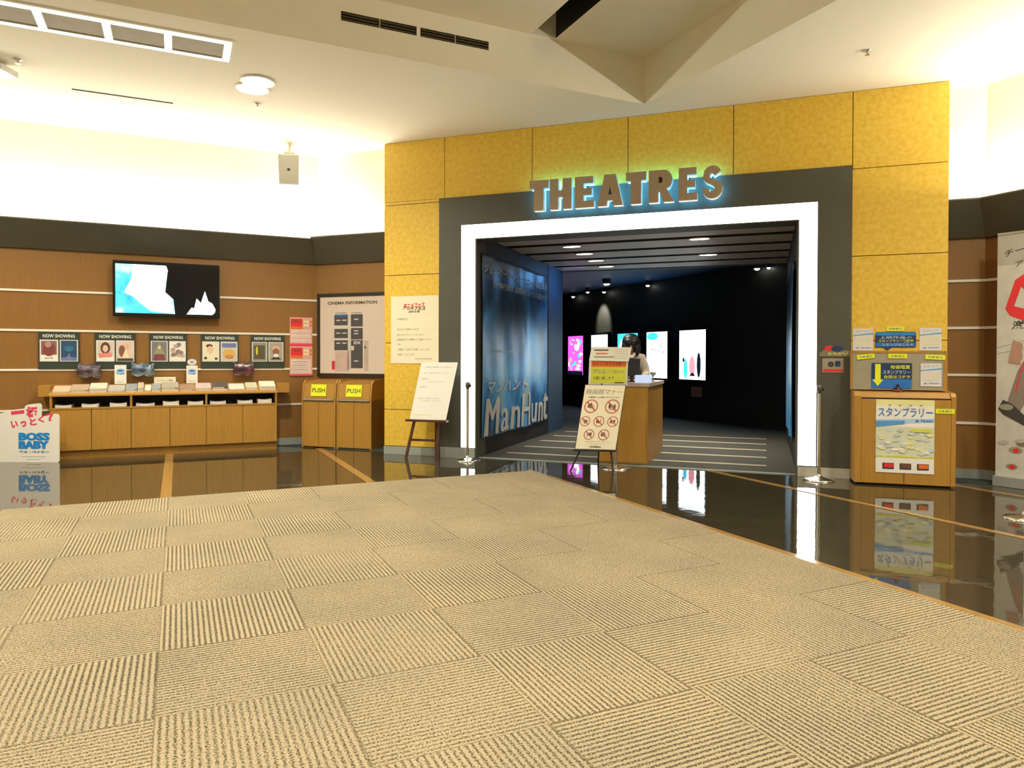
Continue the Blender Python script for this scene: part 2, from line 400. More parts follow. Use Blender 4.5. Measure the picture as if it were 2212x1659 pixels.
def band(name, fr, s0, s1, zb, zt, m0=0, m1=0):
    # leaning dark fascia hiding the light trough; m0/m1 mitre per unit of projection
    prof = [(-.03, zb), (-.30, zt-.015), (-.30, zt), (-.27, zt), (-.02, zb+.06), (.03, zb+.06), (.03, zb)]
    n_ = len(prof); vs = [(s0+m0*(-y), y, z) for y, z in prof]+[(s1+m1*(-y), y, z) for y, z in prof]
    mb = MB(); mb.add(vs, [tuple(range(n_)), tuple(range(2*n_-1, n_-1, -1))]+[(i, (i+1) % n_, n_+(i+1) % n_, n_+i) for i in range(n_)], M_BAND)
    struct(mb, name, fr)
q = math.tan(math.radians(22.5))
band('trim_%d' % n, FL, -13, 0, 2.55, 2.875, 0, -q); n += 1
band('trim_%d' % n, FKR, 0, 1.35, 2.55, 2.90, q, 0); n += 1
band('trim_%d' % n, FRY, -1.0, 0, 2.475, 2.83, 0, -q); n += 1
band('trim_%d' % n, FRV, 0, 11, 2.475, 2.83, q, 0); n += 1
# ceiling: low slab round a square coffer, raised edge next to the bright walls
mb = MB(); X0, X1, Y0, Y1 = -14, 3.3, -12, 4.4; CX, CY = -9, -9
fx, fy = 2.38, 2.63
for a, b, c, d in ((X0, CX, Y0, fy), (CX, 0, Y0, CY), (CX, 0, 0, fy), (0, fx, Y0, fy)):
    mb.quad([(a, c, HC), (a, d, HC), (b, d, HC), (b, c, HC)], M_CEIL)
r0 = HC+.135
mb.quad([(X0, fy, HC), (X0, fy+.45, r0), (fx, fy+.45, r0), (fx, fy, HC)], M_CEIL); mb.quad([(X0, fy+.45, r0), (X0, Y1, r0), (X1, Y1, r0), (X1, fy+.45, r0)], M_CEIL)
mb.quad([(fx, Y0, HC), (fx, fy, HC), (fx+.35, fy, r0-.05), (fx+.35, Y0, r0-.05)], M_CEIL); mb.quad([(fx+.35, Y0, r0-.05), (fx+.35, fy+.5, r0-.05), (X1, fy+.5, r0-.05), (X1, Y0, r0-.05)], M_CEIL)
# coffer sides
vz0, vz1, v1a, v1b, v2a, v2b = 4.192, 4.27, -3.23, -2.54, -2.505, -1.82
mb.quad([(CX, 0, HC), (0, 0, HC), (0, 0, vz0), (CX, 0, vz0)], M_CEILP)
mb.quad([(CX, 0, vz1), (0, 0, vz1), (0, 0, HQ), (CX, 0, HQ)], M_CEILP)
for a, b in ((CX, v1a), (v1b, v2a), (v2b, 0)): mb.quad([(a, 0, vz0), (b, 0, vz0), (b, 0, vz1), (a, 0, vz1)], M_CEILP)
mb.quad([(0, 0, HC), (0, CY, HC), (0, CY, HQ), (0, 0, HQ)], M_CEILP)
mb.quad([(0, CY, HC), (CX, CY, HC), (CX, CY, HQ), (0, CY, HQ)], M_CEILP); mb.quad([(CX, CY, HC), (CX, 0, HC), (CX, 0, HQ), (CX, CY, HQ)], M_CEILP)
g0, g1 = -1.36, -1.10
mb.quad([(CX, 0, HQ), (g0, 0, HQ), (g0, CY, HQ), (CX, CY, HQ)], M_CEIL); mb.quad([(g1, 0, HQ), (0, 0, HQ), (0, CY, HQ), (g1, CY, HQ)], M_CEIL)
mb.quad([(g0, 0, HQ), (g1, 0, HQ), (g1, -.03, HQ), (g0, -.03, HQ)], M_CEIL)
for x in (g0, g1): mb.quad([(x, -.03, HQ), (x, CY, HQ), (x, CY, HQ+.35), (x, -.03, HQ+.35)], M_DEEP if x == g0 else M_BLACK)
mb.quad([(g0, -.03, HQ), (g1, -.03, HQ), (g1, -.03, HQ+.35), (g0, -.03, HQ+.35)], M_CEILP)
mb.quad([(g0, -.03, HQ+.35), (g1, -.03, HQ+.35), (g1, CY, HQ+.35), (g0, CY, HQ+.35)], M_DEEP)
struct(mb, 'ceiling', FC)
# walls behind the camera, closing the lobby
mb = MB(); mb.box(-.1, 0, -12, 4.4, 0, 4.3, M_CREAM); struct(mb, 'wall_back_left', FC, -13.6)
mb = MB(); mb.box(-14, 4, -.1, 0, 0, 4.3, M_CREAM); struct(mb, 'wall_back', FC, 0, -11.4)

# yellow wall with the entrance opening (s 1.27 .. 4.92, z < 2.69)
mb = MB()
OX0, OX1, OZ = 1.27, 4.92, 2.685; SW = 6.285
for a, b, c, d in ((0.004, OX0-.05, 0, HC), (OX1+.05, SW-.004, 0, HC), (OX0-.05, OX1+.05, OZ+.05, HC)):
    mb.box(a, b, .02, .30, c, d, M_BROWNP)
mb.box(0.004, .06, .02, .58, 0, HC, M_YELLOW); mb.box(SW-.06, SW-.004, .02, .4, 0, HC, M_YELLOW)
vs_ = [0, .848, 1.988, 3.125, 4.262, 5.425, SW]; zs_ = [.105, .571, 1.418, 2.279, 3.167, HC]
G = .004
for i in range(6):
    for j in range(5):
        a, b, c, d = vs_[i]+G, vs_[i+1]-G, zs_[j]+G, zs_[j+1]-G
        if 1 <= i <= 4:
            if j < 4: continue
            c = 3.205+G
        if i == 0: b = .779 if j < 4 else b
        if i == 0 and j == 4: mb.box(a, .779, 0, .03, c, 3.205, M_YELLOW); c = 3.209
        if i == 5 and j < 4: a = 5.425
        if i == 0 and j == 4: b = .848-G
        mb.box(a, b, 0, .03, c, d, M_YELLOW)
struct(mb, 'wall_front', FY)
mb = MB(); mb.box(0, .78, -.01, .03, 0.001, .10, M_BASEB); mb.box(5.425, SW, -.01, .03, 0.001, .10, M_BASEB); struct(mb, 'baseboard_front', FY)
# dark portal surround
mb = MB()
for a, b, c, d in ((.78, 1.08, .10, 3.205), (5.10, 5.425, .10, 3.205), (1.08, 5.10, 2.855, 3.205)): mb.box(a, b, -.015, .05, c, d, M_DARKP)
mb.box(1.265, 1.28, -.01, .30, .0, OZ, M_DARKP); mb.box(4.91, 4.925, -.01, .30, 0, OZ, M_DARKP); mb.box(1.265, 4.925, -.01, .30, OZ-.012, OZ, M_DARKP)
struct(mb, 'trim_%d' % n, FY); n += 1
mb = MB(); mb.box(.80, 1.265, -.022, .03, .001, .125, M_BASEB); mb.box(4.925, 5.42, -.022, .03, .001, .105, pm('metal_base_plate', (.62, .60, .50), .3, .3)); struct(mb, 'baseboard_portal', FY)
# illuminated portal frame
t = thing('light_frame', 'glowing white light frame around the theatre entrance', 'light', FY, 0, 0, 0)
mb = MB(); z0 = .13
for poly in ([(1.08, z0), (1.265, z0), (1.265, 2.685), (1.08, 2.86)], [(1.08, 2.86), (1.265, 2.685), (4.925, 2.685), (5.10, 2.86)], [(5.10, 2.86), (4.925, 2.685), (4.925, .115), (5.10, .115)]):
    mb.prism(poly, -.012, .05, E_FRAME)
mb.build('light_panel', t)
mb = MB(); mb.box(1.08, 1.265, -.018, .05, z0-.012, z0, M_BLACK); mb.build('end_cap', t)
mb = MB(); mb.box(4.925, 5.10, -.018, .05, .103, .115, M_BLACK); mb.build('end_cap', t)

# passage behind the opening
PD = 4.0
mb = MB(); mb.box(1.12, 1.27, .30, 3.9, 0, 3.2, M_DARKWALL); struct(mb, 'wall_passage_left', FY)
mb = MB(); mb.box(4.92, 5.07, .30, 3.9, 0, 3.2, M_DARKWALL); struct(mb, 'wall_passage_right', FY)
mb = MB(); mb.box(1.268, 1.276, 3.05, 3.9, 0, 2.9, M_BLUELIT); struct(mb, 'wall_passage_blue_lit_end', FY)  # dark wall continues here; blue light painted on as a thin facing
mb = MB(); mb.box(-8, 14, .14, 18, .0005, .004, M_BCARPET); struct(mb, 'floor_theatre', FY)
mb = MB(); mb.box(1.28, 4.92, .10, 4.1, .004, .007, M_PCARPET)
for d in (.60, 1.30, 2.03, 2.74, 3.43): mb.box(1.46, 4.62, d-.045, d+.045, .007, .0085, M_PSTRIPE)
struct(mb, 'floor_passage', FY)
mb = MB(); mb.box(1.27, 4.92, .06, .10, .0005, .009, M_BASEB); struct(mb, 'trim_%d' % n, FY); n += 1
# stepped metal ceiling slats
mb = MB(); mb.box(1.2, 5.0, .30, 4.1, 2.92, 3.0, M_BLACK)
for k in range(5):
    d0 = .46+k*.735; z = 2.735
    mb.prismx([(d0, z+.07), (d0+.02, z+.01), (d0+.50, z-.004), (d0+.58, z+.02), (d0+.58, z+.10), (d0, z+.11)], 1.28, 4.91, M_SLAT)
    mb.box(1.285, 4.905, d0-.008, d0-.001, z+.004, z+.125, M_BLACK)  # black strip added before each slat, painting the gap dark
struct(mb, 'ceiling_passage', FY)
# theatre foyer beyond
HF = 2.90
mb = MB(); mb.box(-12, 5.2, 0, .1, 0, HF+.1, M_DARKWALL); struct(mb, 'wall_theatre_right', FW)
mb = MB(); mb.quad([(-6, 3.9, HF), (10, 3.9, HF), (10, 18, HF), (-6, 18, HF)], M_BLUELIT); mb.box(-4, 9, 3.88, 3.95, 2.72, HF+.05, M_BLUELIT); struct(mb, 'ceiling_theatre', FY)
mb = MB(); mb.box(-7, -.4, -8, -7.9, 0, HF+.1, M_DARKWALL); mb.box(-12, -11.9, -9, 1, 0, HF+.1, M_DARKWALL); struct(mb, 'wall_theatre_far', FW)
mb = MB(); mb.box(5.07, 9, 3.8, 3.9, 0, 3, M_DARKWALL); mb.box(-4, 1.2, 3.8, 3.9, 0, 3, M_DARKWALL); struct(mb, 'wall_theatre_near', FY)

# ================================================================== LIGHT FITTINGS
def downlight(name, label, fr, s, d, z, r, power, group=None, spread=2.6, twin=None, mat=None):
    t = thing(name, label, 'light', fr, s, d, z, group=group)
    spots = [(0, 0)]+([twin] if twin else [])
    for (x, y) in spots:
        mb = MB(); mb.lathe([(r*1.12, 0), (r*1.12, -.012), (r*1.0, -.014), (r*.98, -.004)], M_PLASTIC, x, y); mb.build('trim_ring', t)
        mb = MB(); mb.lathe([(r*.97, -.013), (r*.5, -.022), (.001, -.025)], mat or E_LAMP, x, y); mb.build('lens', t)
    l = bpy.data.lights.new(name, 'AREA'); l.shape = 'DISK'; l.size = r*2; l.energy = power; l.color = WARM; l.spread = spread
    o = bpy.data.objects.new(name+'_lamp', l); o.location = (0, 0, -.03); COL.objects.link(o); o.parent = t
    return t
downlight('ceiling_downlight', 'pair of round glowing ceiling lamps left of the coffer', FC, -3.81, 1.13, HC, .145, DOWN_P*1.5, twin=(-.03, .22))
for (x, y) in ((-7, 2.0), (-7, -1.5), (-4.5, -1.6), (1.2, -4.2), (1.2, -7.5), (-2.2, -3.8), (-5, -4.5), (-2.5, -7), (-5.5, -7.5), (-8, -5), (-11, -2)):  # unseen lamps added out of view to light the carpet
    z = HC if (x < -9 or x > 0 or y > 0) else HQ
    downlight('ceiling_downlight', 'added unseen ceiling lamp lighting the lobby carpet', FC, x, y, z, .14, DOWN_P, 'added unseen lamps of the lobby')

# ceiling return-air grille at upper left
t = thing('ceiling_grille', 'long ceiling grille with white frame and tan panels', 'vent', FC, 0, 0, HC)
E_TRIM = em('glowing_grille_trim', (1, .97, .85), 1.1)  # white grille trim given a mild glow to look brighter than the ceiling
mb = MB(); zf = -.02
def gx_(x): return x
mb.box(-8.6, -4.10, .315, .345, zf, .0, E_TRIM); mb.box(-8.6, -4.10, .70, .73, zf, .0, E_TRIM)
mb.box(-4.16, -4.10, .315, .73, zf, 0, E_TRIM)
for x in (-8.1, -7.4, -6.75, -6.1, -5.53, -5.055, -4.60): mb.box(x-.03, x+.03, .345, .70, zf, 0, E_TRIM)
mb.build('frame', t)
xs = [-8.1, -7.4, -6.75, -6.1, -5.53, -5.055, -4.60, -4.13]
for a, b in zip(xs, xs[1:]):
    m2 = MB(); m2.box(a+.03, b-.03, .345, .70, -.006, -.001, M_PANELT); m2.build('panel', t)
mb = MB(); mb.box(-5.50, -4.57, -.01, .012, -.008, 0, M_VENT); o = mb.build('slot_diffuser'); place(o, FC, 0, 2.175, HC); tag(o, 'thin dark slot in the ceiling above the left wall', 'vent')
# wall vents in coffer side
for a, b, lab in ((v1a, v1b, 'dark slatted air vent in coffer side, left one'), (v2a, v2b, 'dark slatted air vent in coffer side, right one')):
    t = thing('air_vent', lab, 'vent', FC, a, 0, vz0, group='air vents in the coffer side')
    W_ = b-a; H_ = vz1-vz0
    mb = MB(); mb.box(0, W_, .06, .08, 0, H_, M_BLACK); mb.box(0, W_, 0, .08, -.004, 0, M_VENT); mb.box(0, W_, 0, .08, H_, H_+.004, M_VENT); mb.build('frame', t)
    for k in range(3): m2 = MB(); m2.box(.004, W_-.004, .003, .03, H_*(k+.5)/3-.004, H_*(k+.5)/3+.004, M_VENT); m2.build('slat', t)
    m2 = MB(); m2.box(W_/2-.006, W_/2+.006, -.001, .01, 0, H_, M_PANELT); m2.build('divider', t)
def sprinkler(x, y, lab):
    mb = MB(); mb.lathe([(.035, 0), (.035, -.006), (.012, -.010), (.010, -.035), (.022, -.037), (.022, -.040)], M_CHROME, n=14)
    o = mb.build('sprinkler_head'); place(o, FC, x, y, HC); tag(o, lab, 'sprinkler')
sprinkler(-3.75, 1.79, 'small sprinkler head behind the twin ceiling lamps'); sprinkler(.985, -1.944, 'small sprinkler head on the ceiling at right'); sprinkler(-5.85, 1.55, 'sprinkler head at the upper left beside the ceiling box')
# hanging speakers
def speaker(name, lab, x, y, z, s=1, rot=0):
    t = thing(name, lab, 'speaker', WFR, x, y, z, rot)
    mb = MB(); mb.lathe([(.06, .02), (.06, 0), (.018, -.01), (.018, -.09)], M_PLASTIC, n=16); mb.build('ceiling_mount', t)
    mb = MB(); mb.box(-.07, .07, -.03, .03, -.115, -.09, M_PLASTIC, .005); mb.build('bracket', t)
    mb = MB(); mb.prism([(-.135, -.14), (.135, -.14), (.125, -.53), (-.125, -.53)], -.10, .10, M_PLASTIC); mb.tilt(-.12, -.14); b_ = mb.build('cabinet', t)
    mb = MB(); mb.prism([(-.128, -.150), (.128, -.150), (.118, -.52), (-.118, -.52)], -.112, -.10, M_SPEAK)
    mb.tilt(-.12, -.14); mb.build('grille', t)
    mb = MB(); mb.prism([(-.018, -.32), (.018, -.32), (.018, -.35), (-.018, -.35)], -.115, -.112, M_BLACK); mb.tilt(-.12, -.14); mb.build('badge', t)
speaker('wall_speaker', 'grey box speaker hanging from the ceiling near the left corner', -2.988, 9.5, 4.07, rot=12)
t = thing('ceiling_projector', 'white box fitting hung on the ceiling at the far left', 'ceiling fitting', WFR, -4.80, 6.6, HC)
mb = MB(); mb.box(-.25, .13, -.12, .12, -.10, -.04, M_PLASTIC, .01); mb.build('housing', t)
mb = MB(); mb.box(-.06, .06, -.05, .05, -.04, 0, M_TEXTG); mb.build('mount', t)

# passage lamps (oval lenses between the slats)
LAB = iter(['left row of the slatted passage ceiling, lamp nearest the entrance', 'left row of the slatted passage ceiling, second lamp', 'left row of the slatted passage ceiling, third lamp', 'left row of the slatted passage ceiling, deepest lamp', 'right row of the slatted passage ceiling, front lamp', 'right row of the slatted passage ceiling, rear lamp'])
for s in (2.15, 3.815):
    for d in ((1.225, 1.925, 2.66, 3.40) if s < 3 else (1.14, 2.577)):
        t = thing('recessed_lamp', next(LAB), 'light', FY, s, d, 2.722, group='recessed lamps of the slatted passage ceiling')
        mb = MB(); mb.lathe([(.10, .005), (.095, -.004), (.001, -.008)], E_SPOT, n=20); o = mb.build('lens', t); o.scale = (1.25, .5, 1)
        mb = MB(); mb.lathe([(.13, .01), (.13, 0), (.112, -.002)], M_SLAT, n=20); o = mb.build('ring', t); o.scale = (1.15, .5, 1)
def passage_light(s, d, p, spread=1.6):
    l = bpy.data.lights.new('passage_spot', 'AREA'); l.shape = 'DISK'; l.size = .2; l.energy = p; l.color = WARM; l.spread = spread
    o = bpy.data.objects.new('passage_spot', l); o.location = wp(FY, s, d, 2.70); COL.objects.link(o)
passage_light(3.815, 1.14, 20); passage_light(3.815, 2.577, 24); passage_light(2.15, 1.9, 18); passage_light(2.15, 3.3, 14)
def spotcan(s, d, r, lab, aim=None, power=0, color=WARM2, ang=40):
    t = thing('spotlight', lab, 'light', FW, s, d, HF, group='small spotlights of the dark foyer')
    mb = MB(); mb.lathe([(r*1.3, 0), (r*1.3, -.05), (r*1.1, -.10), (r*1.0, -.10)], M_BLACK, n=16); mb.build('can', t)
    mb = MB(); mb.lathe([(r, -.101), (r*.6, -.125), (.001, -.13)], E_SPOT, n=16); mb.build('lens', t)
    if power:
        l = bpy.data.lights.new('spot', 'SPOT'); l.energy = power; l.color = color; l.spot_size = math.radians(ang); l.spot_blend = .6; l.shadow_soft_size = .05
        o = bpy.data.objects.new('spot', l); o.location = wp(FW, s, d, HF-.15); v = wp(FW, *aim)-o.location
        o.rotation_euler = v.to_track_quat('-Z', 'Y').to_euler(); COL.objects.link(o)
spotcan(-.6, -1.05, .07, 'largest glowing spotlight on the dark foyer ceiling'); spotcan(-.45, -.10, .045, 'small foyer spotlight right of the largest one')
spotcan(-2.15, -.12, .045, 'small foyer spotlight just below the largest one'); spotcan(-3.6, -.12, .045, 'farthest small foyer spotlight, left of all the others')
spotcan(2.75, -.12, .05, 'bright foyer spotlight near the right passage wall'); spotcan(2.95, -.05, .03, 'tiny foyer spotlight at the very right beside a brighter one')
spotcan(-2.35, -.45, .04, 'foyer spotlight shining a warm streak onto the dark wall', (-2.35, 0, 2.2), 220, WARM, 50)
# blue wash in the foyer
area('foyer_blue_wash', wp(FY, 2.2, 8.5, 1.6), (PI, 0, 0), 2.0, 4, 14, (.08, .42, 1), 1.9)
area('foyer_blue_wall_wash', wp(FY, 1.9, 3.5, 2.6), (0, math.radians(60), 0), .3, .3, 3.0, (.15, .45, 1), 2.4)

# ================================================================== THEATRES SIGN
t = thing('theatres_sign', 'metal THEATRES lettering with blue halo above the entrance', 'sign', FY, 0, 0, 0)
xs = [(2.02, 2.245), (2.265, 2.52), (2.56, 2.78), (2.82, 3.105), (3.14, 3.36), (3.39, 3.66), (3.71, 3.905), (3.955, 4.165)]
def arc(cx, cy, rx, ry, a0, a1, n_=9): return [(cx+rx*math.cos(math.radians(a0+(a1-a0)*i/n_)), cy+ry*math.sin(math.radians(a0+(a1-a0)*i/n_))) for i in range(n_+1)]
# heavy poster capitals drawn on a unit square
GLY = {'T': [[(0, 1), (1, 1), (1, .74), (.76, .74), (.76, 0), (.24, 0), (.24, .74), (0, .74)]],
 'H': [[(0, 0), (0, 1), (.40, 1), (.40, .62), (.60, .62), (.60, 1), (1, 1), (1, 0), (.60, 0), (.60, .40), (.40, .40), (.40, 0)]],
 'E': [[(0, 0), (0, 1), (.95, 1), (.95, .78), (.46, .78), (.46, .62), (.88, .62), (.88, .40), (.46, .40), (.46, .22), (1, .22), (1, 0)]],
 'A': [[(0, 0), (.28, 1), (.72, 1), (1, 0), (.64, 0), (.60, .17), (.40, .17), (.36, 0)]],
 'R': [[(0, 0), (0, 1), (.55, 1)]+arc(.58, .69, .36, .31, 85, -55)+[(.70, .44), (1, 0), (.60, 0), (.40, .36), (.38, .36), (.38, 0)]],
 'S': [arc(.50, .70, .46, .30, 25, 150)+arc(.44, .66, .40, .20, 180, 235)+[(.52, .40)]+arc(.50, .31, .10, .08, 60, -90, 5)+[(.38, .22), (.34, .32), (.02, .32)]+arc(.50, .29, .48, .29, 185, 360)+arc(.58, .34, .42, .22, 0, 55)+[(.46, .60)]+arc(.47, .69, .09, .08, 210, 60, 5)+[(.60, .70)]]}
HOLE = {'A': [(.44, .36), (.56, .36), (.50, .62)], 'R': [(.40, .60), (.52, .60), (.56, .69), (.52, .78), (.40, .78)]}
for ch, (a, b) in zip('THEATRES', xs):
    z0, z1 = 2.925, 3.275
    mb = MB(); P_ = [(a+x*(b-a), z0+z*(z1-z0)) for x, z in GLY[ch][0]]
    mb.prism(P_, -.20, -.12, M_STEEL, M_PLASTIC)
    if ch in HOLE: mb.poly([(a+x*(b-a), z0+z*(z1-z0)) for x, z in HOLE[ch]], -.201, M_BLACK)
    L_ = mb.build('letter', t)
    cx_, cz_ = (a+b)/2, (z0+z1)/2
    mb = MB(); mb.prism([(cx_+(x-cx_)*.92, cz_+(z-cz_)*.94) for x, z in P_], -.115, -.09, E_BLUE); mb.build('halo_light', L_)
    for zz in (2.99, 3.2): mb = MB(); mb.tube((cx_, -.1, zz), (cx_, .0, zz), .008, M_BLACK, n=8); mb.build('standoff', L_)

# ================================================================== LEFT WALL OBJECTS
# television
E_TVC = ramp_mat('tv_cyan_picture', [(.35, (.02, .45, .75)), (.5, (.10, .75, .92)), (.65, (.75, .97, 1.0))], 3.5, (1, 1, 1), .3, 1.5)
t = thing('television', 'black wall television showing a bright white and cyan picture', 'television', FL, -1.895, -.05, 2.1)
hw, hh = .625, .355
mb = MB(); mb.box(-hw, hw, -.08, -.012, -hh, hh, M_BLACKG, .008); mb.build('housing', t)
mb = MB(); mb.rect(-hw+.03, hw-.03, -hh+.045, hh-.045, -.0815, M_GLOSSK)
y = -.083
sw0, sw1, sz0, sz1 = -hw+.03, hw-.03, -hh+.045, hh-.045
mb.poly([(sw0, sz0), (.085, sz0), (.065, -.12), (-.03, -.03), (.0, .25), (-.02, sz1), (sw0, sz1)], y, E_TVC)
y -= .001
mb.poly([(-.50, -.05), (-.42, .12), (-.40, sz1), (-.02, sz1), (-.0, .25), (-.04, -.03), (.055, -.12), (.08, sz0), (-.2, -.28), (-.40, -.10)], y, E_SCRW)
mb.poly([(.22, sz0), (.28, -.22), (.31, -.23), (.34, -.10), (.37, -.13), (.39, -.16), (.44, 0), (.48, -.13), (.53, -.16), (.57, -.24), (.56, -.28), (.53, sz0)], y, E_SCRW)
mb.build('screen', t)
mb = MB(); mb.box(-.3, .3, -.012, .05, -.2, .2, M_BLACK); mb.build('wall_bracket', t)

# now-showing boards
def poster_art(mb, x0, x1, z0, z1, kind, y):
    w_, h_ = x1-x0, z1-z0
    def X(a): return x0+a*w_
    def Z(a): return z0+a*h_
    def P(pts, m, k=1): mb.poly([(X(a), Z(b)) for a, b in pts], y-EPS*k, m)
    def E(a, b, ra, rb, m, k=1): mb.ell(X(a), Z(b), ra*w_, rb*h_, y-EPS*k, m, 14)
    if kind == 0:
        mb.rect(x0, x1, z0, z1, y, M_WHITE); P([(.02, .3), (.98, .3), (.98, .98), (.02, .98)], pm('p0a', (.25, .12, .10))); E(.5, .55, .4, .32, pm('p0b', (.22, .05, .05)), 2); E(.45, .8, .2, .15, pm('p0c', (.45, .28, .24)), 3); mb.text('MASTER', X(.25), X(.75), Z(.10), Z(.16), y-EPS, M_TEXTK)
    elif kind == 1:
        mb.rect(x0, x1, z0, z1, y, pm('p1a', (.02, .07, .16))); P([(0, 0), (1, 0), (1, .15), (.6, .2), (.5, .4), (.4, .2), (0, .15)], pm('p1b', (.16, .20, .42))); E(.5, .6, .3, .15, pm('p1c', (.03, .16, .28)), 2)
    elif kind == 2:
        mb.rect(x0, x1, z0, z1, y, M_WHITE); P([(.02, .25), (.98, .25), (.98, .98), (.02, .98)], pm('p2a', (.70, .58, .52))); E(.5, .65, .3, .3, pm('p2b', (.10, .05, .03)), 2); E(.5, .62, .17, .18, pm('p2c', (.78, .55, .45)), 3); P([(.1, .18), (.9, .22), (.9, .42), (.1, .38)], pm('p2d', (.80, .25, .22)), 4)
    elif kind == 3:
        mb.rect(x0, x1, z0, z1, y, pm('p3a', (.75, .58, .50))); E(.3, .5, .2, .3, pm('p3b', (.25, .10, .07)), 1); P([(.3, .15), (.75, .15), (.55, .65)], pm('p3c', (.88, .78, .55)), 2); P([(0, 0), (1, 0), (1, .12), (0, .12)], M_TEXTK, 3); E(.6, .75, .13, .13, pm('p3d', (.8, .5, .3)), 3)
    elif kind == 4:
        mb.rect(x0, x1, z0, z1, y, pm('p4a', (.22, .20, .22))); P([(.1, .3), (.5, .95), (.9, .3)], pm('p4b', (.30, .33, .20)), 1); P([(.08, .04), (.92, .04), (.8, .35), (.2, .35)], pm('p4c', (.22, .05, .07)), 2); E(.5, .7, .1, .08, M_PALEY, 3)
    elif kind == 5:
        mb.rect(x0, x1, z0, z1, y, M_WHITE)
        for k in range(14): E(.15+.7*random.random(), .25+.65*random.random(), .16, .09, pm('p5%d' % (k % 3), ((.32, .20, .17), (.55, .42, .36), (.25, .22, .24))[k % 3]), 1+k*.3)
    elif kind == 6:
        mb.rect(x0, x1, z0, z1, y, M_CREAMP); E(.4, .8, .22, .1, M_BROWNP, 1); E(.45, .6, .2, .2, pm('p6a', (.80, .58, .42)), 2); E(.15, .15, .1, .07, M_TEXTK, 2); E(.85, .12, .1, .06, M_GREENK, 2)
    elif kind == 7:
        mb.rect(x0, x1, z0, z1, y, pm('p7a', (.65, .62, .50))); P([(.02, .72), (.98, .72), (.98, .95), (.02, .95)], pm('p7b', (.16, .20, .48))); E(.5, .38, .42, .26, pm('p7c', (.72, .45, .12)), 2); E(.5, .22, .3, .1, pm('p7d', (.55, .25, .06)), 3)
    elif kind == 8:
        mb.rect(x0, x1, z0, z1, y, pm('p8a', (.30, .28, .24))); P([(.08, .1), (.9, .1), (.9, .85), (.08, .85)], pm('p8b', (.10, .09, .05))); E(.3, .55, .08, .25, M_LIME, 2); E(.5, .3, .3, .06, M_BROWNP, 2)
    else:
        mb.rect(x0, x1, z0, z1, y, pm('p9a', (.42, .38, .33))); E(.5, .7, .3, .13, pm('p9b', (.70, .50, .28)), 1); E(.5, .5, .25, .2, pm('p9c', (.30, .12, .08)), 2); P([(.1, .08), (.9, .08), (.7, .2), (.3, .2)], M_GREENK, 2); E(.5, .3, .2, .1, M_WHITE, 3)
BO = ['red poster and navy poster', 'poster of a dark-haired girl and a pink poster', 'two busy grey and crimson posters', 'cream poster and a blue and ochre poster', 'two dim brown posters']
for k, (a, b) in enumerate(((-3.325, -2.892), (-2.727, -2.273), (-2.113, -1.670), (-1.501, -1.032), (-.877, -.432))):
    t = thing('now_showing_board', 'dark green NOW SHOWING board holding %s' % BO[k], 'notice board', FL, (a+b)/2, -.022, 1.308, group='now showing boards on the left wall')
    hw = (b-a)/2; hh = .229
    mb = MB(); mb.box(-hw, hw, 0, .02, -hh, hh, M_GREENK); mb.text('NOW SHOWING', -hw*.78, hw*.78, hh-.070, hh-.028, -EPS, M_WHITE, .02); mb.build('backing_board', t)
    for j, (p0, p1) in enumerate(((-hw+.015, -.008), (.008, hw-.015))):
        m2 = MB(); m2.box(p0, p1, -.008, 0, -.137, .133, M_PLASTIC); poster_art(m2, p0+.012, p1-.012, -.127, .123, k*2+j, -.009); m2.build('poster', t)

# red timetable posters
for z0_, z1_, lab in ((1.392, 1.795, 'red and pink timetable sheet, upper one near the corner'), (.968, 1.388, 'red and pink timetable sheet, lower one near the corner')):
    mb = MB(); x0, x1 = -.155, .155; h_ = z1_-z0_
    mb.box(x0, x1, 0, .003, 0, h_, pm('pink_sheet', (.80, .42, .38)))
    mb.rect(x0+.012, .02, h_-.13, h_-.02, -EPS, M_RED); mb.rect(x0+.012, .02, h_-.165, h_-.13, -2*EPS, M_ORANGE); mb.text('NEW', x0+.03, 0, h_-.075, h_-.04, -3*EPS, M_BROWNP)
    for k in range(6): mb.ell(.05+.04*(k % 3), h_-.06-.05*(k//3), .02, .02, -EPS-.0002*k, (M_PALEY, M_WHITE, M_ORANGE)[k % 3], 10)
    if z0_ > 1.2:
        for k in range(3): mb.rect(x0+.018, x1-.02, .05+k*.065, .10+k*.065, -EPS, pm('pale_pink', (.85, .68, .64))); mb.text('12:10  14:30  17:05', x0+.03, x1-.05, .065+k*.065, .078+k*.065, -2*EPS, M_TEXTG, 0, 1)
        mb.rect(x0, x1, 0, .035, -2*EPS, M_PINK)
    else:
        mb.rect(x0+.018, x1-.02, .04, .235, -EPS, pm('pale_pink', (.85, .68, .64)))
        for k in range(6): mb.rect(x0+.03, x1-.05-.02*(k % 2), .06+k*.028, .067+k*.028, -2*EPS, M_TEXTG if k % 2 else pm('pinkgrey', (.6, .45, .45)))
        mb.rect(x0, x1, 0, .025, -2*EPS, M_PINK)
    o = mb.build('timetable_poster'); place(o, FL, -.205, -.018, z0_); tag(o, lab, 'poster', 'red timetable sheets by the corner')

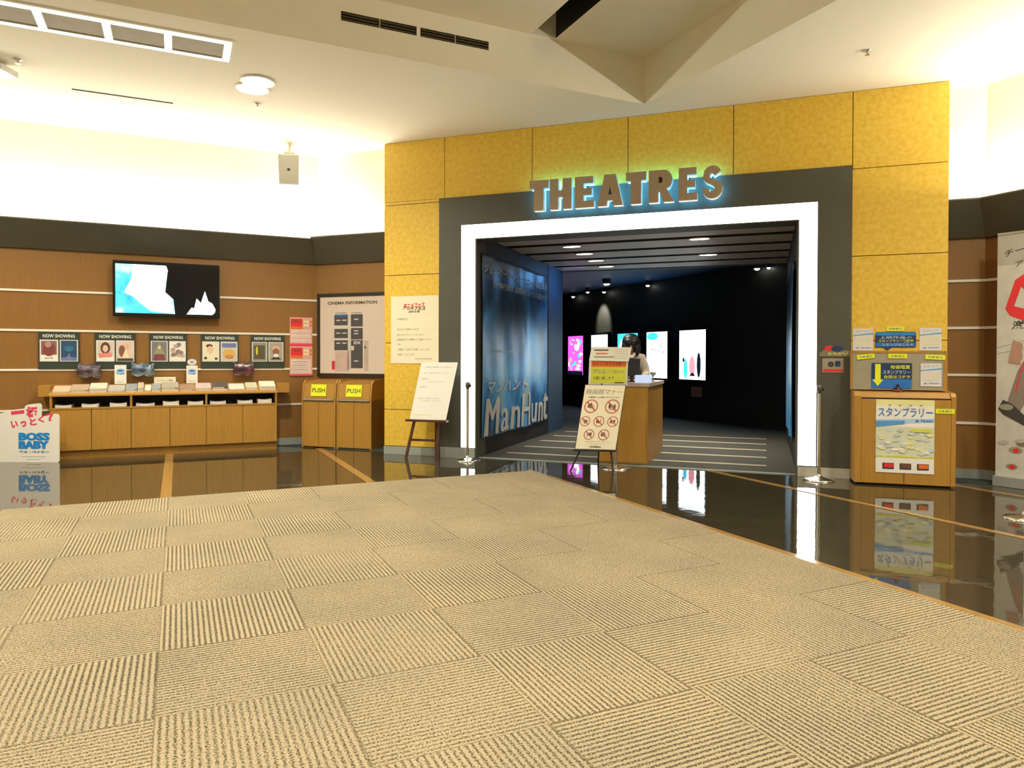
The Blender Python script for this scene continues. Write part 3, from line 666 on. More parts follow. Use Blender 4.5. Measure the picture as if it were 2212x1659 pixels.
# leaflet cabinet
t = thing('leaflet_cabinet', 'long low oak cabinet with leaflet shelves along the left wall', 'cabinet', FL, 0, 0, 0)
D0 = -.42; B = [-3.157, -2.728, -2.305, -1.872, -1.450, -1.010, -.580]
mb = MB(); mb.box(B[0], B[-1], D0+.05, -.02, 0, .10, M_CABWOOD2); mb.build('plinth', t)
mb = MB(); mb.box(B[0], B[-1], D0+.02, -.02, .10, .60, M_CABWOOD); mb.box(B[0], B[-1], D0-.004, -.02, .598, .618, M_CABWOOD2); mb.box(B[0], B[-1], -.06, -.02, .618, .755, M_BLACK); mb.build('carcass', t)
for a, b in zip(B, B[1:]):
    m2 = MB(); m2.box(a+.004, b-.004, D0, D0+.02, .105, .594, M_CABWOOD, .002); m2.build('door', t)
for x in (B[0]+.012, B[2], B[4], B[6]-.012): m2 = MB(); m2.box(x-.012, x+.012, D0, -.06, .618, .755, M_CABWOOD2); m2.build('divider', t)
mb = MB(); mb.prismx([(D0-.005, .755), (D0-.005, .772), (-.13, .862), (-.13, .885), (-.02, .885), (-.02, .755)], B[0]-.01, B[-1]+.01, M_CABWOOD); mb.build('sloped_top', t)
for a, b in ((-3.285, B[0]-.01), (B[-1]+.01, -.41)): m2 = MB(); m2.box(a, b, D0+.10, -.02, .755, .885, M_CABWOOD); m2.build('end_box', t)
GL = 'leaflet stacks on the sloping cabinet top'
cols = [((.62, .48, .34), 'beige'), ((.50, .36, .26), 'tan'), ((.72, .68, .55), 'cream'), ((.45, .44, .40), 'grey'), ((.30, .33, .36), 'slate'), ((.60, .52, .38), 'sand'), ((.82, .78, .60), 'pale yellow'), ((.33, .34, .37), 'dark grey'), ((.40, .37, .30), 'olive grey'), ((.35, .22, .14), 'brown'), ((.62, .50, .50), 'pinkish'), ((.10, .08, .07), 'black'), ((.84, .80, .70), 'off-white'), ((.68, .66, .50), 'greenish cream'), ((.92, .88, .74), 'bright cream')]
spans = [(-3.138, -2.959), (-2.954, -2.766), (-2.756, -2.574), (-2.564, -2.38), (-2.37, -2.243), (-2.238, -2.171), (-2.161, -2.089), (-2.083, -1.98), (-1.97, -1.776), (-1.765, -1.589), (-1.573, -1.389), (-1.378, -1.194), (-1.177, -0.981), (-0.964, -0.821), (-0.792, -0.591)]
for k, ((sa, sb), (c, nm)) in enumerate(zip(spans, cols)):
    a, b = sa, sb; hgt = .022+.016*((k*7) % 3)
    mb = MB()
    mb.box(0, b-a, -.21, 0, 0, hgt*.55, M_WHITE); mb.box(.002, b-a-.002, -.212, .002, hgt*.55, hgt, pm('leaflet_'+nm.replace(' ', '_'), c))
    mb.rect(.01, (b-a)*.8, hgt*.6, hgt*.9, -.2125, M_WHITE)
    mb.tilt(-.30)
    o = mb.build('leaflet_stack'); place(o, FL, a, -.155, .868-.012, 0)
    tag(o, '%s leaflet stack, number %d from the left on the sloping top' % (nm, k+1) if False else '%s-coloured stack of leaflets on the sloping cabinet top' % nm, 'leaflets', GL)
k = 0
for sa, sb, hh, lab in ((-3.107, -2.941, 0.035, 'leftmost'), (-2.834, -2.658, 0.045, 'second'), (-2.537, -2.355, 0.05, 'third'), (-2.252, -2.047, 0.035, 'fourth'), (-1.953, -1.7690000000000001, 0.06, 'fifth'), (-1.668, -1.486, 0.05, 'sixth'), (-1.405, -1.214, 0.045, 'seventh'), (-1.07, -0.887, 0.05, 'eighth'), (-0.82, -0.646, 0.065, 'rightmost')):
    a, b = sa, sb
    mb = MB(); n_ = 5
    for j in range(6):
        y0_ = -.30+.004*(j % 2); z_ = .001+hh*j/6*.7
        pts = [(0+(b-a)*i/8, z_+.012*(abs(i/8-.5)*2)**2*(j/5)) for i in range(9)]
        mb.prism(pts+[(x, z+hh/6*.7) for x, z in reversed(pts)], y0_, -.02, M_WHITE if j < 5 else pm('flyer_top%d' % k, (.55+.1*(k % 3), .58+.08*(k % 3), .56+.06*(k % 4))))
    o = mb.build('flyer_stack'); place(o, FL, a, -.09, .6185); tag(o, 'white stack of flyers in the cabinet slot, %s of nine' % lab, 'flyers', 'flyer stacks in the open cabinet slots'); k += 1
# crumpled wrapped leaflets on the wall
for k, (a, b, z0_, z1_, lab) in enumerate(((-2.906, -2.651, .977, 1.138, 'crumpled dark glossy leaflet bundle pinned under the first board'), (-2.315, -2.055, .989, 1.149, 'blue-grey and red crumpled leaflet bundle between second and third board'), (-1.105, -.849, .991, 1.160, 'maroon leaflet bundle pinned between fourth and fifth board'))):
    mb = MB(); nx, nz = 10, 6; vs = []
    rnd = random.Random(k+3)
    cm = [ramp_mat('leaflet_bundle_%d' % k, [(.35, (.03, .03, .04)), (.5, ((.10, .06, .08), (.10, .16, .24), (.10, .03, .04))[k]), (.62, ((.20, .18, .22), (.28, .36, .42), (.18, .06, .07))[k]), (.7, (.08, .05, .06))], 9, (1, 1, 2.2), .25)][0]
    for j in range(nz+1):
        for i in range(nx+1):
            x = (b-a)*i/nx; z = (z1_-z0_)*j/nz+.012*math.sin(i*1.3+k)*(1 if j in (0, nz) else .3)
            vs.append((x, -.05-.045*math.sin(PI*j/nz)*(.6+.4*rnd.random())-.012*rnd.random(), z))
    vs += [(x, .02, z) for x, y, z in vs[:]]
    o1 = (nx+1)*(nz+1); fs = [(j*(nx+1)+i, j*(nx+1)+i+1, (j+1)*(nx+1)+i+1, (j+1)*(nx+1)+i) for j in range(nz) for i in range(nx)]
    fs2 = [tuple(reversed([v+o1 for v in f])) for f in fs]
    rim = [(i, i+1, i+1+o1, i+o1) for i in range(nx)]+[(nz*(nx+1)+i, nz*(nx+1)+i+1, nz*(nx+1)+i+1+o1, nz*(nx+1)+i+o1) for i in range(nx)]+[(j*(nx+1), (j+1)*(nx+1), (j+1)*(nx+1)+o1, j*(nx+1)+o1) for j in range(nz)]+[(j*(nx+1)+nx, (j+1)*(nx+1)+nx, (j+1)*(nx+1)+nx+o1, j*(nx+1)+nx+o1) for j in range(nz)]
    mb.add(vs, fs+fs2+rim, cm, True)
    o = mb.build('leaflet_bundle'); place(o, FL, a, -.075, z0_); tag(o, lab, 'leaflets', 'leaflet bundles pinned to the left wall')
# small standing signs on the cabinet ledge
def mini_sign(a, b, z1_, lab, disc=False):
    mb = MB(); w_ = b-a; h_ = z1_-.886
    mb.box(0, w_, 0, .012, 0, h_, M_WHITE); mb.box(0, w_, 0, .06, 0, .006, M_WHITE)
    mb.ell(w_/2, h_*.66, w_*.38, h_*.16, -EPS, M_PALEB); mb.ell(w_/2, h_*.70, w_*.28, h_*.05, -2*EPS, M_TEXTB); mb.text('STAMP', w_*.15, w_*.85, h_*.5, h_*.58, -2*EPS, M_TEXTB); mb.text('RALLY', w_*.2, w_*.8, h_*.1, h_*.15, -EPS, M_TEXTG)
    if disc:
        mb.prism([(w_/2+.055*math.cos(2*PI*i/20), h_+.045+.042*math.sin(2*PI*i/20)) for i in range(20)], 0, .008, M_WHITE); mb.ring(w_/2, h_+.045, .028, .033, -EPS, M_TEXTG); mb.ell(w_/2, h_+.045, .016, .012, -EPS, M_TEXTB)
    o = mb.build('tabletop_sign'); place(o, FL, a, -.11, .8855); tag(o, lab, 'sign')
mini_sign(-2.504, -2.373, 1.13, 'white upright sign with blue oval on the cabinet, plain top')
mini_sign(-1.680, -1.545, 1.12, 'white upright sign topped by a round disc on the cabinet', True)
t = thing('small_carton', 'cream lettered carton on the cabinet ledge', 'box', FL, -2.06, -.115, .8855)
mb = MB(); mb.box(0, .255, 0, .09, 0, .085, M_CREAMP, .003); mb.text('アンケート用紙', .03, .22, .03, .055, -EPS, M_TEXTG); mb.build('carton_body', t)
# rack at far left edge
t = thing('display_rack', 'partly seen rack with white-edged shelves at the left edge', 'rack', WFR, -6.30, 8.95, 0)
for z_, dx in ((.77, 0), (.93, -.11)):
    mb = MB(); mb.box(-.55+dx, .18+dx, -.18, .22, z_, z_+.03, M_TRIMW, .004); mb.build('shelf', t)
mb = MB(); mb.box(-.5, .02, -.12, .2, 0, .77, pm('rack_dark_side', (.05, .03, .02), .5)); mb.box(-.5, -.02, -.08, .2, .77, .93, M_DARKWOOD); mb.build('body', t)

# cinema information board on the short wall
t = thing('information_board', 'black framed CINEMA INFORMATION floor plan board', 'notice board', FKR, .05, -.03, .962)
W_, H_ = 1.18, 1.168; fw = .045
mb = MB()
for a, b, c, d in ((0, fw, 0, H_), (W_-fw, W_, 0, H_), (0, W_, 0, fw), (0, W_, H_-fw, H_)): mb.box(a, b, -.012, .028, c, d, M_BLACK)
mb.build('frame', t)
mb = MB(); mb.box(fw, W_-fw, 0, .02, fw, H_-fw, M_PINKB)
mb.text('CINEMA INFORMATION', .17, .965, 1.01, 1.055, -EPS, M_TEXTK, .03)
y = -EPS; GR = pm('plan_grey', (.09, .08, .085)); 
def cell(x0, x1, z0, z1, m): mb.rect(x0, x1, z0, z1, -EPS, m)
cell(.28, .50, .72, .87, GR); cell(.55, .74, .70, .87, GR); cell(.28, .50, .54, .67, GR); cell(.55, .74, .52, .68, GR)
cell(.28, .50, .37, .51, GR); cell(.55, .74, .12, .51, GR); cell(.29, .53, .07, .36, pm('plan_pink', (.70, .52, .45))); cell(.76, .83, .08, .5, pm('plan_beige', (.62, .50, .42)))
for x, z in ((.33, .79), (.43, .79), (.62, .80), (.33, .61), (.43, .61), (.62, .60), (.62, .64), (.33, .47), (.43, .47), (.62, .22)): mb.rect(x-.02, x+.05, z-.007, z+.007, -2*EPS, M_WHITE)
mb.rect(.28, .50, .845, .87, -2*EPS, M_TEXTB); mb.text('EX', .60, .71, .455, .495, -2*EPS, M_WHITE, .03); mb.rect(.24, .29, .10, .22, -2*EPS, M_RED); mb.rect(.555, .60, .37, .43, -2*EPS, M_PINKB)
mb.text('SCREEN', .30, .48, .88, .90, -EPS, M_TEXTK); mb.text('SCREEN', .56, .72, .88, .90, -EPS, M_TEXTK)
for x in (.78,): mb.ell(x, .41, .012, .02, -2*EPS, M_TEXTK)
mb.rect(.49, .55, .10, .87, -EPS, pm('plan_pale', (.75, .68, .60)))
mb.build('floor_plan', t)
mb = MB(); 
mm, tt, bb, NN, LL = nt('clear_glazing')
gl = NN.new('ShaderNodeBsdfGlossy'); gl.inputs['Roughness'].default_value = .03; tr = NN.new('ShaderNodeBsdfTransparent'); mx_ = NN.new('ShaderNodeMixShader'); fr_ = NN.new('ShaderNodeFresnel'); fr_.inputs[0].default_value = 1.15
LL.new(fr_.outputs[0], mx_.inputs[0]); LL.new(tr.outputs[0], mx_.inputs[1]); LL.new(gl.outputs[0], mx_.inputs[2]); LL.new(mx_.outputs[0], NN['Material Output'].inputs[0])
GLASS = mm
mb.rect(fw, W_-fw, fw, H_-fw, -.008, GLASS); mb.build('glazing', t)

# waste bins
def bin_(s, w_, lab):
    t = thing('waste_bin', lab, 'waste bin', WB, s, 0, 0, group='oak waste bins by the corner')
    mb = MB(); mb.box(.0, w_, .012, .40, .012, .66, M_CABWOOD); mb.box(.01, w_-.01, .05, .39, 0, .012, M_BLACK)
    mb.prismx([(.012, .655), (.05, .862), (.05, .90), (.38, .927), (.40, .927), (.40, .655)], .022, w_-.022, M_CABWOOD2)
    mb.build('body', t)
    for a, b in ((.0, .022), (w_-.022, w_)): m2 = MB(); m2.prismx([(.0, .0), (.0, .68), (.03, .88), (.08, .925), (.40, .94), (.40, 0)], a, b, M_CABWOOD); m2.build('side_panel', t)
    m2 = MB(); m2.prismx([(.000, .672), (.028, .875), (.040, .875), (.012, .672)], .026, w_-.026, M_CABWOOD); f = m2.build('push_flap', t)
    m3 = MB(); x0 = w_*.27; x1 = w_*.72; m3.rect(x0, x1, -.08, .08, 0, M_NEON); m3.text('PUSH', x0+.02, x1-.02, -.03, .03, -EPS, M_TEXTK, .01); m3.tilt(.138, 0); m3.v = [(x, y+.008, z+.785) for x, y, z in m3.v]; m3.build('push_label', f)
    m2 = MB(); m2.box(.024, w_-.024, -.018, .012, .645, .668, M_CHROME, .004); m2.build('handle_rail', t)
    for a, b in ((.024, w_/2-.003), (w_/2+.003, w_-.024)): m2 = MB(); m2.box(a, b, 0, .012, .02, .635, M_CABWOOD, .002); m2.build('door', t)
WB = ((-2.8774, 9.6790), A-45+2)
bin_(0, .525, 'left oak waste bin with yellow PUSH label'); bin_(.541, .525, 'right oak waste bin with yellow PUSH label')

# white notice on yellow wall
mb = MB(); W_, H_ = .672, .85; mb.box(0, W_, 0, .003, 0, H_, M_CREAMP)
mb.text('ガンダム' if False else 'アニメフェス', .18, .48, .70, .76, -EPS, M_RED, .04, 2, .2, .05); mb.text('アニメフェス', .17, .49, .675, .72, -.6*EPS, M_TEXTK, .05, 2, .2, -.05); mb.text('2018', .25, .41, .64, .668, -EPS, M_TEXTK, .03)
for z_, tx, x1 in ((.55, 'お客様各位', .24), (.42, '本日はご来場いただき', .40), (.35, '誠にありがとうございます', .47), (.29, '映画館内での撮影はご遠慮ください', .58), (.23, '上映', .14), (.165, 'ご理解とご協力をお願いいたします', .55), (.10, 'お願いいたします', .34)):
    mb.text(tx, .09, x1, z_, z_+.024, -EPS, M_TEXTG, 0, 1)
mb.text('CINEMA MANAGER', .34, .58, .05, .068, -EPS, M_TEXTG, 0, 1)
o = mb.build('paper_notice'); place(o, FY, .10, -.006, 1.158); tag(o, 'large cream paper notice taped to the yellow wall', 'notice')

# easel with white board
def easel(name, fr, lab, w_, z0_, z1_, lean, wood_m, legs, board_fn, ledge=True):
    t = thing(name, lab, 'easel', *fr)
    return t
P0 = ((-1.29, 8.66), -17)
t = thing('wooden_easel', 'dark red wooden easel with a white notice board', 'easel', P0, 0, 0, 0)
lean = math.radians(5)
mb = MB(); mb.box(.03, .505, -.012, .0, 0, .70, M_WHITE, .002)
for z_, tx, a, b in ((.635, '年末年始の営業時間についてのお知らせ', .10, .44), (.56, '平素よりご利用いただきありがとうございます', .09, .42), (.49, '【営業日】', .08, .16), (.455, '12月31日（日） 9:00～18:00', .17, .38), (.39, '【お問合せ】', .08, .16), (.25, '何卒よろしくお願い申し上げます', .09, .36), (.22, 'ご了承ください', .12, .40)):
    mb.text(tx, a, b, z_, z_+.014, -.0135, M_TEXTG, 0, 1)
mb.rect(.09, .30, .055, .062, -.0135, M_PALEY)
mb.tilt(lean); mb.v = [(x+.0*z+.128*(z/.70)-.0, y+.035, z+.477) for x, y, z in mb.v]
b_ = mb.build('notice_board', t)
mb = MB(); mb.box(-.005, .535, -.03, .05, .452, .478, M_DARKWOOD, .004); mb.build('ledge', t)
for a, b in (((.0, -.02, 0), (.085, .055, .478)), ((.405, -.02, 0), (.400, .055, .478)),):
    m2 = MB(); m2.beam(a, b, .032, .022, M_DARKWOOD); m2.beam(b, (b[0]+.10, b[1]+.065, 1.14), .03, .02, M_DARKWOOD); m2.build('leg', t)
m2 = MB(); m2.beam((.30, .22, 0), (.33, .15, 1.10), .03, .02, M_DARKWOOD); m2.build('leg', t)
m2 = MB(); m2.beam((.045, .02, .225), (.405, .02, .225), .02, .028, M_DARKWOOD); m2.build('rung', t)

# stanchions
def stanchion(x, y, h_, lab, head=True):
    t = thing('stanchion', lab, 'stanchion', WFR, x, y, 0, group='chrome stanchion posts')
    mb = MB(); mb.lathe([(.155, 0), (.155, .008), (.145, .016), (.05, .034), (.028, .045), (.024, .06)], M_CHROME); mb.build('base', t)
    mb = MB(); mb.lathe([(.016, .05), (.016, h_-.06)], M_CHROME, n=16); mb.build('post', t)
    mb = MB(); mb.lathe([(.016, h_-.085), (.027, h_-.05), (.027, h_-.01), (.020, h_)], pm('dark_metal_head', (.12, .11, .10), .35, .6), n=16); hd = mb.build('head', t)
    mb = MB(); mb.box(.02, .042, -.012, .012, h_-.06, h_-.025, M_BLACK, .004); mb.build('belt_clip', hd)
stanchion(-.53, 8.47, .94, 'chrome stanchion at the left side of the entrance')
stanchion(3.12, 7.17, .965, 'chrome stanchion at the right side of the entrance')
stanchion(3.97, 5.44, .96, 'chrome stanchion cut off by the right picture edge')

# movie standee (text board only)
t = thing('cardboard_standee', 'white die-cut cardboard standee with red and blue lettering', 'standee', WFR, -5.90, 8.24, 0)
mb = MB()
out = [(-.16, 0), (.605, 0), (.618, .012), (.62, .53), (.605, .558), (.57, .566), (.50, .548), (.475, .545), (.41, .53), (.415, .66), (.40, .684), (.38, .688), (.25, .672), (.225, .655), (.215, .628), (.06, .606), (-.02, .58), (-.10, .56), (-.16, .50)]
mb.prism(out, 0, .012, M_WHITE)
mb.text('一', .06, .215, .56, .60, -EPS, M_PINK, .09, 2, 0, .12); mb.text('杯', .235, .375, .525, .65, -EPS, M_PINK, .07, 2, 0, .1)
for ch, x, z, s_ in (('い', .10, .44, .085), ('っ', .205, .445, .075), ('と', .315, .472, .085), ('く', .41, .50, .08), ('？', .51, .525, .09)):
    mb.text(ch, x-s_*.48, x+s_*.48, z-s_*.5, z+s_*.5, -EPS, M_PINK, .05, 2, 0, .12)
mb.text('BOSS', .145, .50, .252, .345, -EPS, M_TEXTCY, .045); mb.text('BABY', .145, .49, .155, .248, -EPS, M_TEXTCY, .045)
for k_ in (1, 2): mb.text('BOSS', .145+.006*k_, .50+.006*k_, .252, .345, -EPS-.0003*k_, M_TEXTCY, .045); mb.text('BABY', .145+.006*k_, .49+.006*k_, .155, .248, -EPS-.0003*k_, M_TEXTCY, .045)
mb.text('ボス・ベイビー', .15, .50, .105, .135, -EPS, pm('teal_dark', (.01, .10, .22)), .05); mb.rect(.18, .46, .062, .066, -EPS, M_TEXTG); mb.rect(.24, .40, .030, .034, -EPS, M_TEXTG)
mb.build('printed_board', t)
mb = MB(); mb.prismx([(.012, 0), (.11, 0), (.012, .40)], .2, .212, M_CREAMP); mb.build('rear_strut', t)
mb = MB(); mb.prismx([(.012, 0), (.11, 0), (.012, .40)], .45, .462, M_CREAMP); mb.build('rear_strut', t)

# ================================================================== ENTRANCE OBJECTS
# blue banner on the passage's left side wall
BA = (tuple(wp(FY, 1.27, 0, 0)[:2]), A-45+90)
def banner_mat():
    m, t_, b_, N, L = nt('banner_picture')
    tc = N.new('ShaderNodeTexCoord'); mp = N.new('ShaderNodeMapping'); mp.inputs['Scale'].default_value = (1.1, 1, .5); L.new(tc.outputs['Object'], mp.inputs[0])
    no = N.new('ShaderNodeTexNoise'); no.inputs['Scale'].default_value = 1.6; no.inputs['Detail'].default_value = 4; no.inputs['Distortion'].default_value = .6; L.new(mp.outputs[0], no.inputs['Vector'])
    sx = N.new('ShaderNodeSeparateXYZ'); L.new(tc.outputs['Object'], sx.inputs[0])
    zz = math_node(N, L, 'MULTIPLY', math_node(N, L, 'ABSOLUTE', math_node(N, L, 'SUBTRACT', sx.outputs[2], 1.05)), -.22)
    v = math_node(N, L, 'ADD', no.outputs['Fac'], math_node(N, L, 'ADD', zz, .11))
    cr = N.new('ShaderNodeValToRGB'); e = cr.color_ramp.elements
    while len(e) < 5: e.new(.5)
    for i, (p, c) in enumerate(((.24, (.010, .018, .030)), (.38, (.02, .06, .14)), (.50, (.04, .20, .50)), (.62, (.14, .44, .85)), (.74, (.34, .50, .50)))): e[i].position = p; e[i].color = list(c)+[1]
    L.new(v, cr.inputs[0]); L.new(cr.outputs[0], b_.inputs['Base Color']); b_.inputs['Roughness'].default_value = .3
    return m
M_BANNER = banner_mat()
def banner(name, fr, d0, d1, z0_, z1_, lab, flip=False):
    t = thing(name, lab, 'banner', fr, 0, 0, 0)
    mb = MB(); nx, nz = 40, 24; vs = []
    for j in range(nz+1):
        for i in range(nx+1):
            a = i/nx; b = j/nz
            dep = .030+.014*math.sin(a*13+b*1.5)*(1-.5*b)+.006*math.sin(a*31+b*4)
            vs.append((d0+(d1-d0)*a, -dep if not flip else -dep, z0_+(z1_-z0_)*b))
    mb.add(vs, [(j*(nx+1)+i, j*(nx+1)+i+1, (j+1)*(nx+1)+i+1, (j+1)*(nx+1)+i) for j in range(nz) for i in range(nx)], M_BANNER, True)
    y = -.075
    def dep(a, b): return .030+.014*math.sin(a*13+b*1.5)*(1-.5*b)+.006*math.sin(a*31+b*4)
    def tx(s, a, b, z0, z1, m, off=.01, sh=0):
        m2 = MB(); m2.text(s, a, b, z0, z1, 0, m, off, 2, sh)
        off_ = .012+.0008*(len(mb.v) % 7); vs = [(d0+(d1-d0)*x, -dep(x, z)-off_, z0_+(z1_-z0_)*z) for x, y_, z in m2.v]
        mb.add(vs, m2.f, m)
    SIL = pm('silver_print', (.62, .62, .58), .5); DIM = pm('dim_silver_print', (.5, .55, .58), .5)
    if not flip:
        for ch, (a, b), h_ in zip('ManHunt', ((.01, .20), (.22, .35), (.38, .50), (.53, .67), (.70, .81), (.835, .915), (.935, .99)), (.215, .145, .145, .215, .14, .14, .20)): tx(ch, a, b, .01, h_, SIL, .0, .12); tx(ch, a+.008, b+.008, .01, h_, SIL, .0, .12); tx(ch, a+.015, b+.015, .01, h_, SIL, .0, .12)
        tx('マンハント', .06, .62, .24, .31, SIL, .01, .3)
        tx('ジョン・ウー×チャン・ハンユー×福山雅治', .02, .98, .905, .955, DIM); tx('西村寿行原作 国際的サスペンス超大作', .12, .98, .835, .875, DIM); tx('ふたりの男が真実を追う', .05, .4, .47, .485, SIL, 0)
    mb.build('printed_cloth', t)
    mb = MB(); mb.tube((d0, -.03, z1_+.01), (d1, -.03, z1_+.01), .015, M_BLACK); mb.build('top_rail', t)
    return t
banner('hanging_banner', BA, .12, 2.86, .23, 2.51, 'tall blue banner lettered ManHunt on the passage wall')
BB = (tuple(wp(FY, 4.92, 3.2, 0)[:2]), A-45-90)
banner('hanging_banner', BB, .5, 2.75, .3, 2.3, 'blue banner seen edge-on on the right passage wall', True)

# manner sign on small easel
P1 = ((.67, 7.71), -10)
t = thing('sign_easel', 'black easel with white cinema-manners board and red prohibition circles', 'easel', P1, 0, 0, 0)
mb = MB(); BWp, BHp = .447, .715
mb.box(0, BWp, -.01, 0, 0, BHp, M_BLACK); mb.rect(.006, BWp-.006, .006, BHp-.006, -.011, M_CREAMP)
y = -.0125
mb.text('映画館マナー', .03, .42, .605, .665, y, M_TEXTG, .0, 2); mb.text('お客様へのお願いがございます', .06, .40, .565, .583, y, M_TEXTK, .01, 1)
RR = pm('dull_red_print', (.50, .09, .07), .5)
def proh(cx, cz, r, kind):
    mb.ring(cx, cz, r*.86, r, y, RR)
    for k in range(3): mb.ell(cx-r*.35+r*.33*k, cz+r*.1*math.sin(k*2+kind), r*.16, r*(.28+.15*((k+kind) % 2)), y-.0002*k, (M_BROWNP, M_TEXTK, pm('dull_pink', (.65, .35, .28)))[(k+kind) % 3], 10)
    if kind == 1: mb.poly([(cx-r*.4, cz-r*.5), (cx+r*.4, cz-r*.5), (cx+r*.2, cz-r*.1), (cx-r*.2, cz-r*.1)], y, pm('dull_pink', (.65, .35, .28)))
    c_ = .7071; mb.poly([(cx-r*.92*c_-r*.06, cz+r*.92*c_-r*.06), (cx-r*.92*c_+r*.06, cz+r*.92*c_+r*.06), (cx+r*.92*c_+r*.06, cz-r*.92*c_+r*.06), (cx+r*.92*c_-r*.06, cz-r*.92*c_-r*.06)], y-.0012, RR)
for a in ((.105, .475, .074, 0), (.335, .475, .078, 1), (.065, .31, .055, 2), (.215, .31, .058, 3), (.365, .31, .058, 4), (.13, .165, .057, 5), (.29, .165, .060, 6)): proh(*a)
mb.text('皆様に気持ちよくご覧いただくために', .10, .37, .082, .094, y, M_TEXTG, 0, 1); mb.text('ご協力をお願いいたします', .13, .33, .058, .068, y, M_TEXTG, 0, 1); mb.text('CINEMAS', .15, .28, .022, .042, y, M_TEXTK, .03, 1)
mb.tilt(math.radians(8)); mb.v = [(x+.014+.105*max(0, (z)/BHp), y_+.03, z+.232) for x, y_, z in mb.v]
mb.build('notice_board', t)
for a, b in (((-.03, 0, 0), (.11, .045, .30)), ((.43, 0, 0), (.40, .045, .30))):
    m2 = MB(); m2.beam(a, b, .018, .014, M_BLACK); m2.beam(b, (b[0]+.05, .14, .90), .016, .012, M_BLACK); m2.build('leg', t)
m2 = MB(); m2.beam((.25, .40, 0), (.30, .15, .95), .016, .012, M_BLACK); m2.build('leg', t)
m2 = MB(); m2.box(0, .47, -.01, .04, .218, .232, M_BLACK); m2.build('ledge', t)

# pole sign behind it
P2 = ((1.16, 7.89), -10)
t = thing('pole_sign', 'yellow and orange notice on a chrome pole with paper clipped above', 'sign', P2, 0, 0, 0)
mb = MB(); mb.lathe([(.17, 0), (.17, .008), (.155, .016), (.05, .034), (.03, .045)], M_CHROME); mb.build('base', t)
mb = MB(); mb.lathe([(.022, .04), (.022, .96)], M_CHROME, n=16); mb.build('pole', t)
mb = MB(); x0, x1 = -.30, .13; mb.box(x0, x1, -.03, -.012, .925, 1.24, M_PLASTIC, .004)
mb.rect(x0+.025, x1-.02, .95, 1.20, -.031, M_LIME); mb.rect(x0+.025, x1-.02, 1.135, 1.20, -.0322, M_ORANGE)
mb.text('スタッフからのお願い', x0+.035, x1-.03, 1.15, 1.188, -.0335, M_BROWNP, .03, 1); mb.text('学生証', x0+.05, x0+.19, 1.06, 1.11, -.0322, M_TEXTG, .0, 1); mb.text('のご提示を', x0+.20, x1-.04, 1.062, 1.10, -.0322, M_TEXTG, 0, 1); mb.text('お願い致します', x0+.05, x0+.28, .99, 1.03, -.0322, M_TEXTK, .0, 1); mb.rect(x1-.14, x1-.04, .955, .965, -.0322, M_TEXTK)
mb.tilt(-.0); mb.v = [(x+.06*(z-1.08)*.6, y_, z) for x, y_, z in mb.v]; mb.build('notice_panel', t)
mb = MB(); mb.prism([(-.295, 1.205), (.14, 1.195), (.172, 1.352), (-.27, 1.358)], -.045, -.040, M_WHITE)
for k, (a, b) in enumerate(((-.24, -.08), (-.22, -.09), (-.24, -.02))): mb.rect(a, b, 1.315-k*.038, 1.328-k*.038, -.0465, (M_TEXTK, M_ORANGE, M_TEXTG)[k])
for k in range(5): mb.rect(-.02+.0*k, .13, 1.325-k*.024, 1.329-k*.024, -.0465, pm('faint_print', (.62, .55, .40)))
mb.build('clipped_paper', t)

# counter
t = thing('ticket_counter', 'narrow tall wooden ticket counter in the entrance', 'counter', FY, 2.747, .20, 0)
mb = MB(); mb.box(0, .585, 0, 1.25, 0, .90, M_CABWOOD2, .004); mb.build('body', t)
mb = MB(); mb.box(-.01, .60, -.01, 1.26, .90, .945, M_TOP, .004); mb.build('top_slab', t)
mb = MB(); mb.box(.02, .565, -.004, .002, .02, .89, M_CABWOOD); mb.build('front_panel', t)
def on_counter(mb, name, s, d, lab, cat, z=.9455):
    o = mb.build(name); place(o, FY, s, d, z); tag(o, lab, cat); return o
mb = MB(); mb.box(-.115, .105, 0, .02, .07, .28, M_BLACK, .004); mb.box(-.02, .02, .02, .05, .01, .15, M_BLACK); mb.box(-.09, .09, -.02, .12, 0, .012, M_BLACK); on_counter(mb, 'monitor', 3.075, .55, 'black monitor on the wooden ticket counter', 'monitor', .9455)
mb = MB(); mb.box(-.09, .09, 0, .12, 0, .085, E_PALE, .004); on_counter(mb, 'ticket_box', 3.235, .40, 'pale blue glowing box on the ticket counter', 'box')
mb = MB(); mb.lathe([(.035, 0), (.035, .01), (.008, .015), (.008, .06), (.04, .10), (.03, .12)], pm('clear_grey_plastic', (.35, .42, .45), .2, 0, .1, 30), n=14); on_counter(mb, 'leaflet_holder', 3.31, .72, 'small clear stand at the counter corner', 'stand')

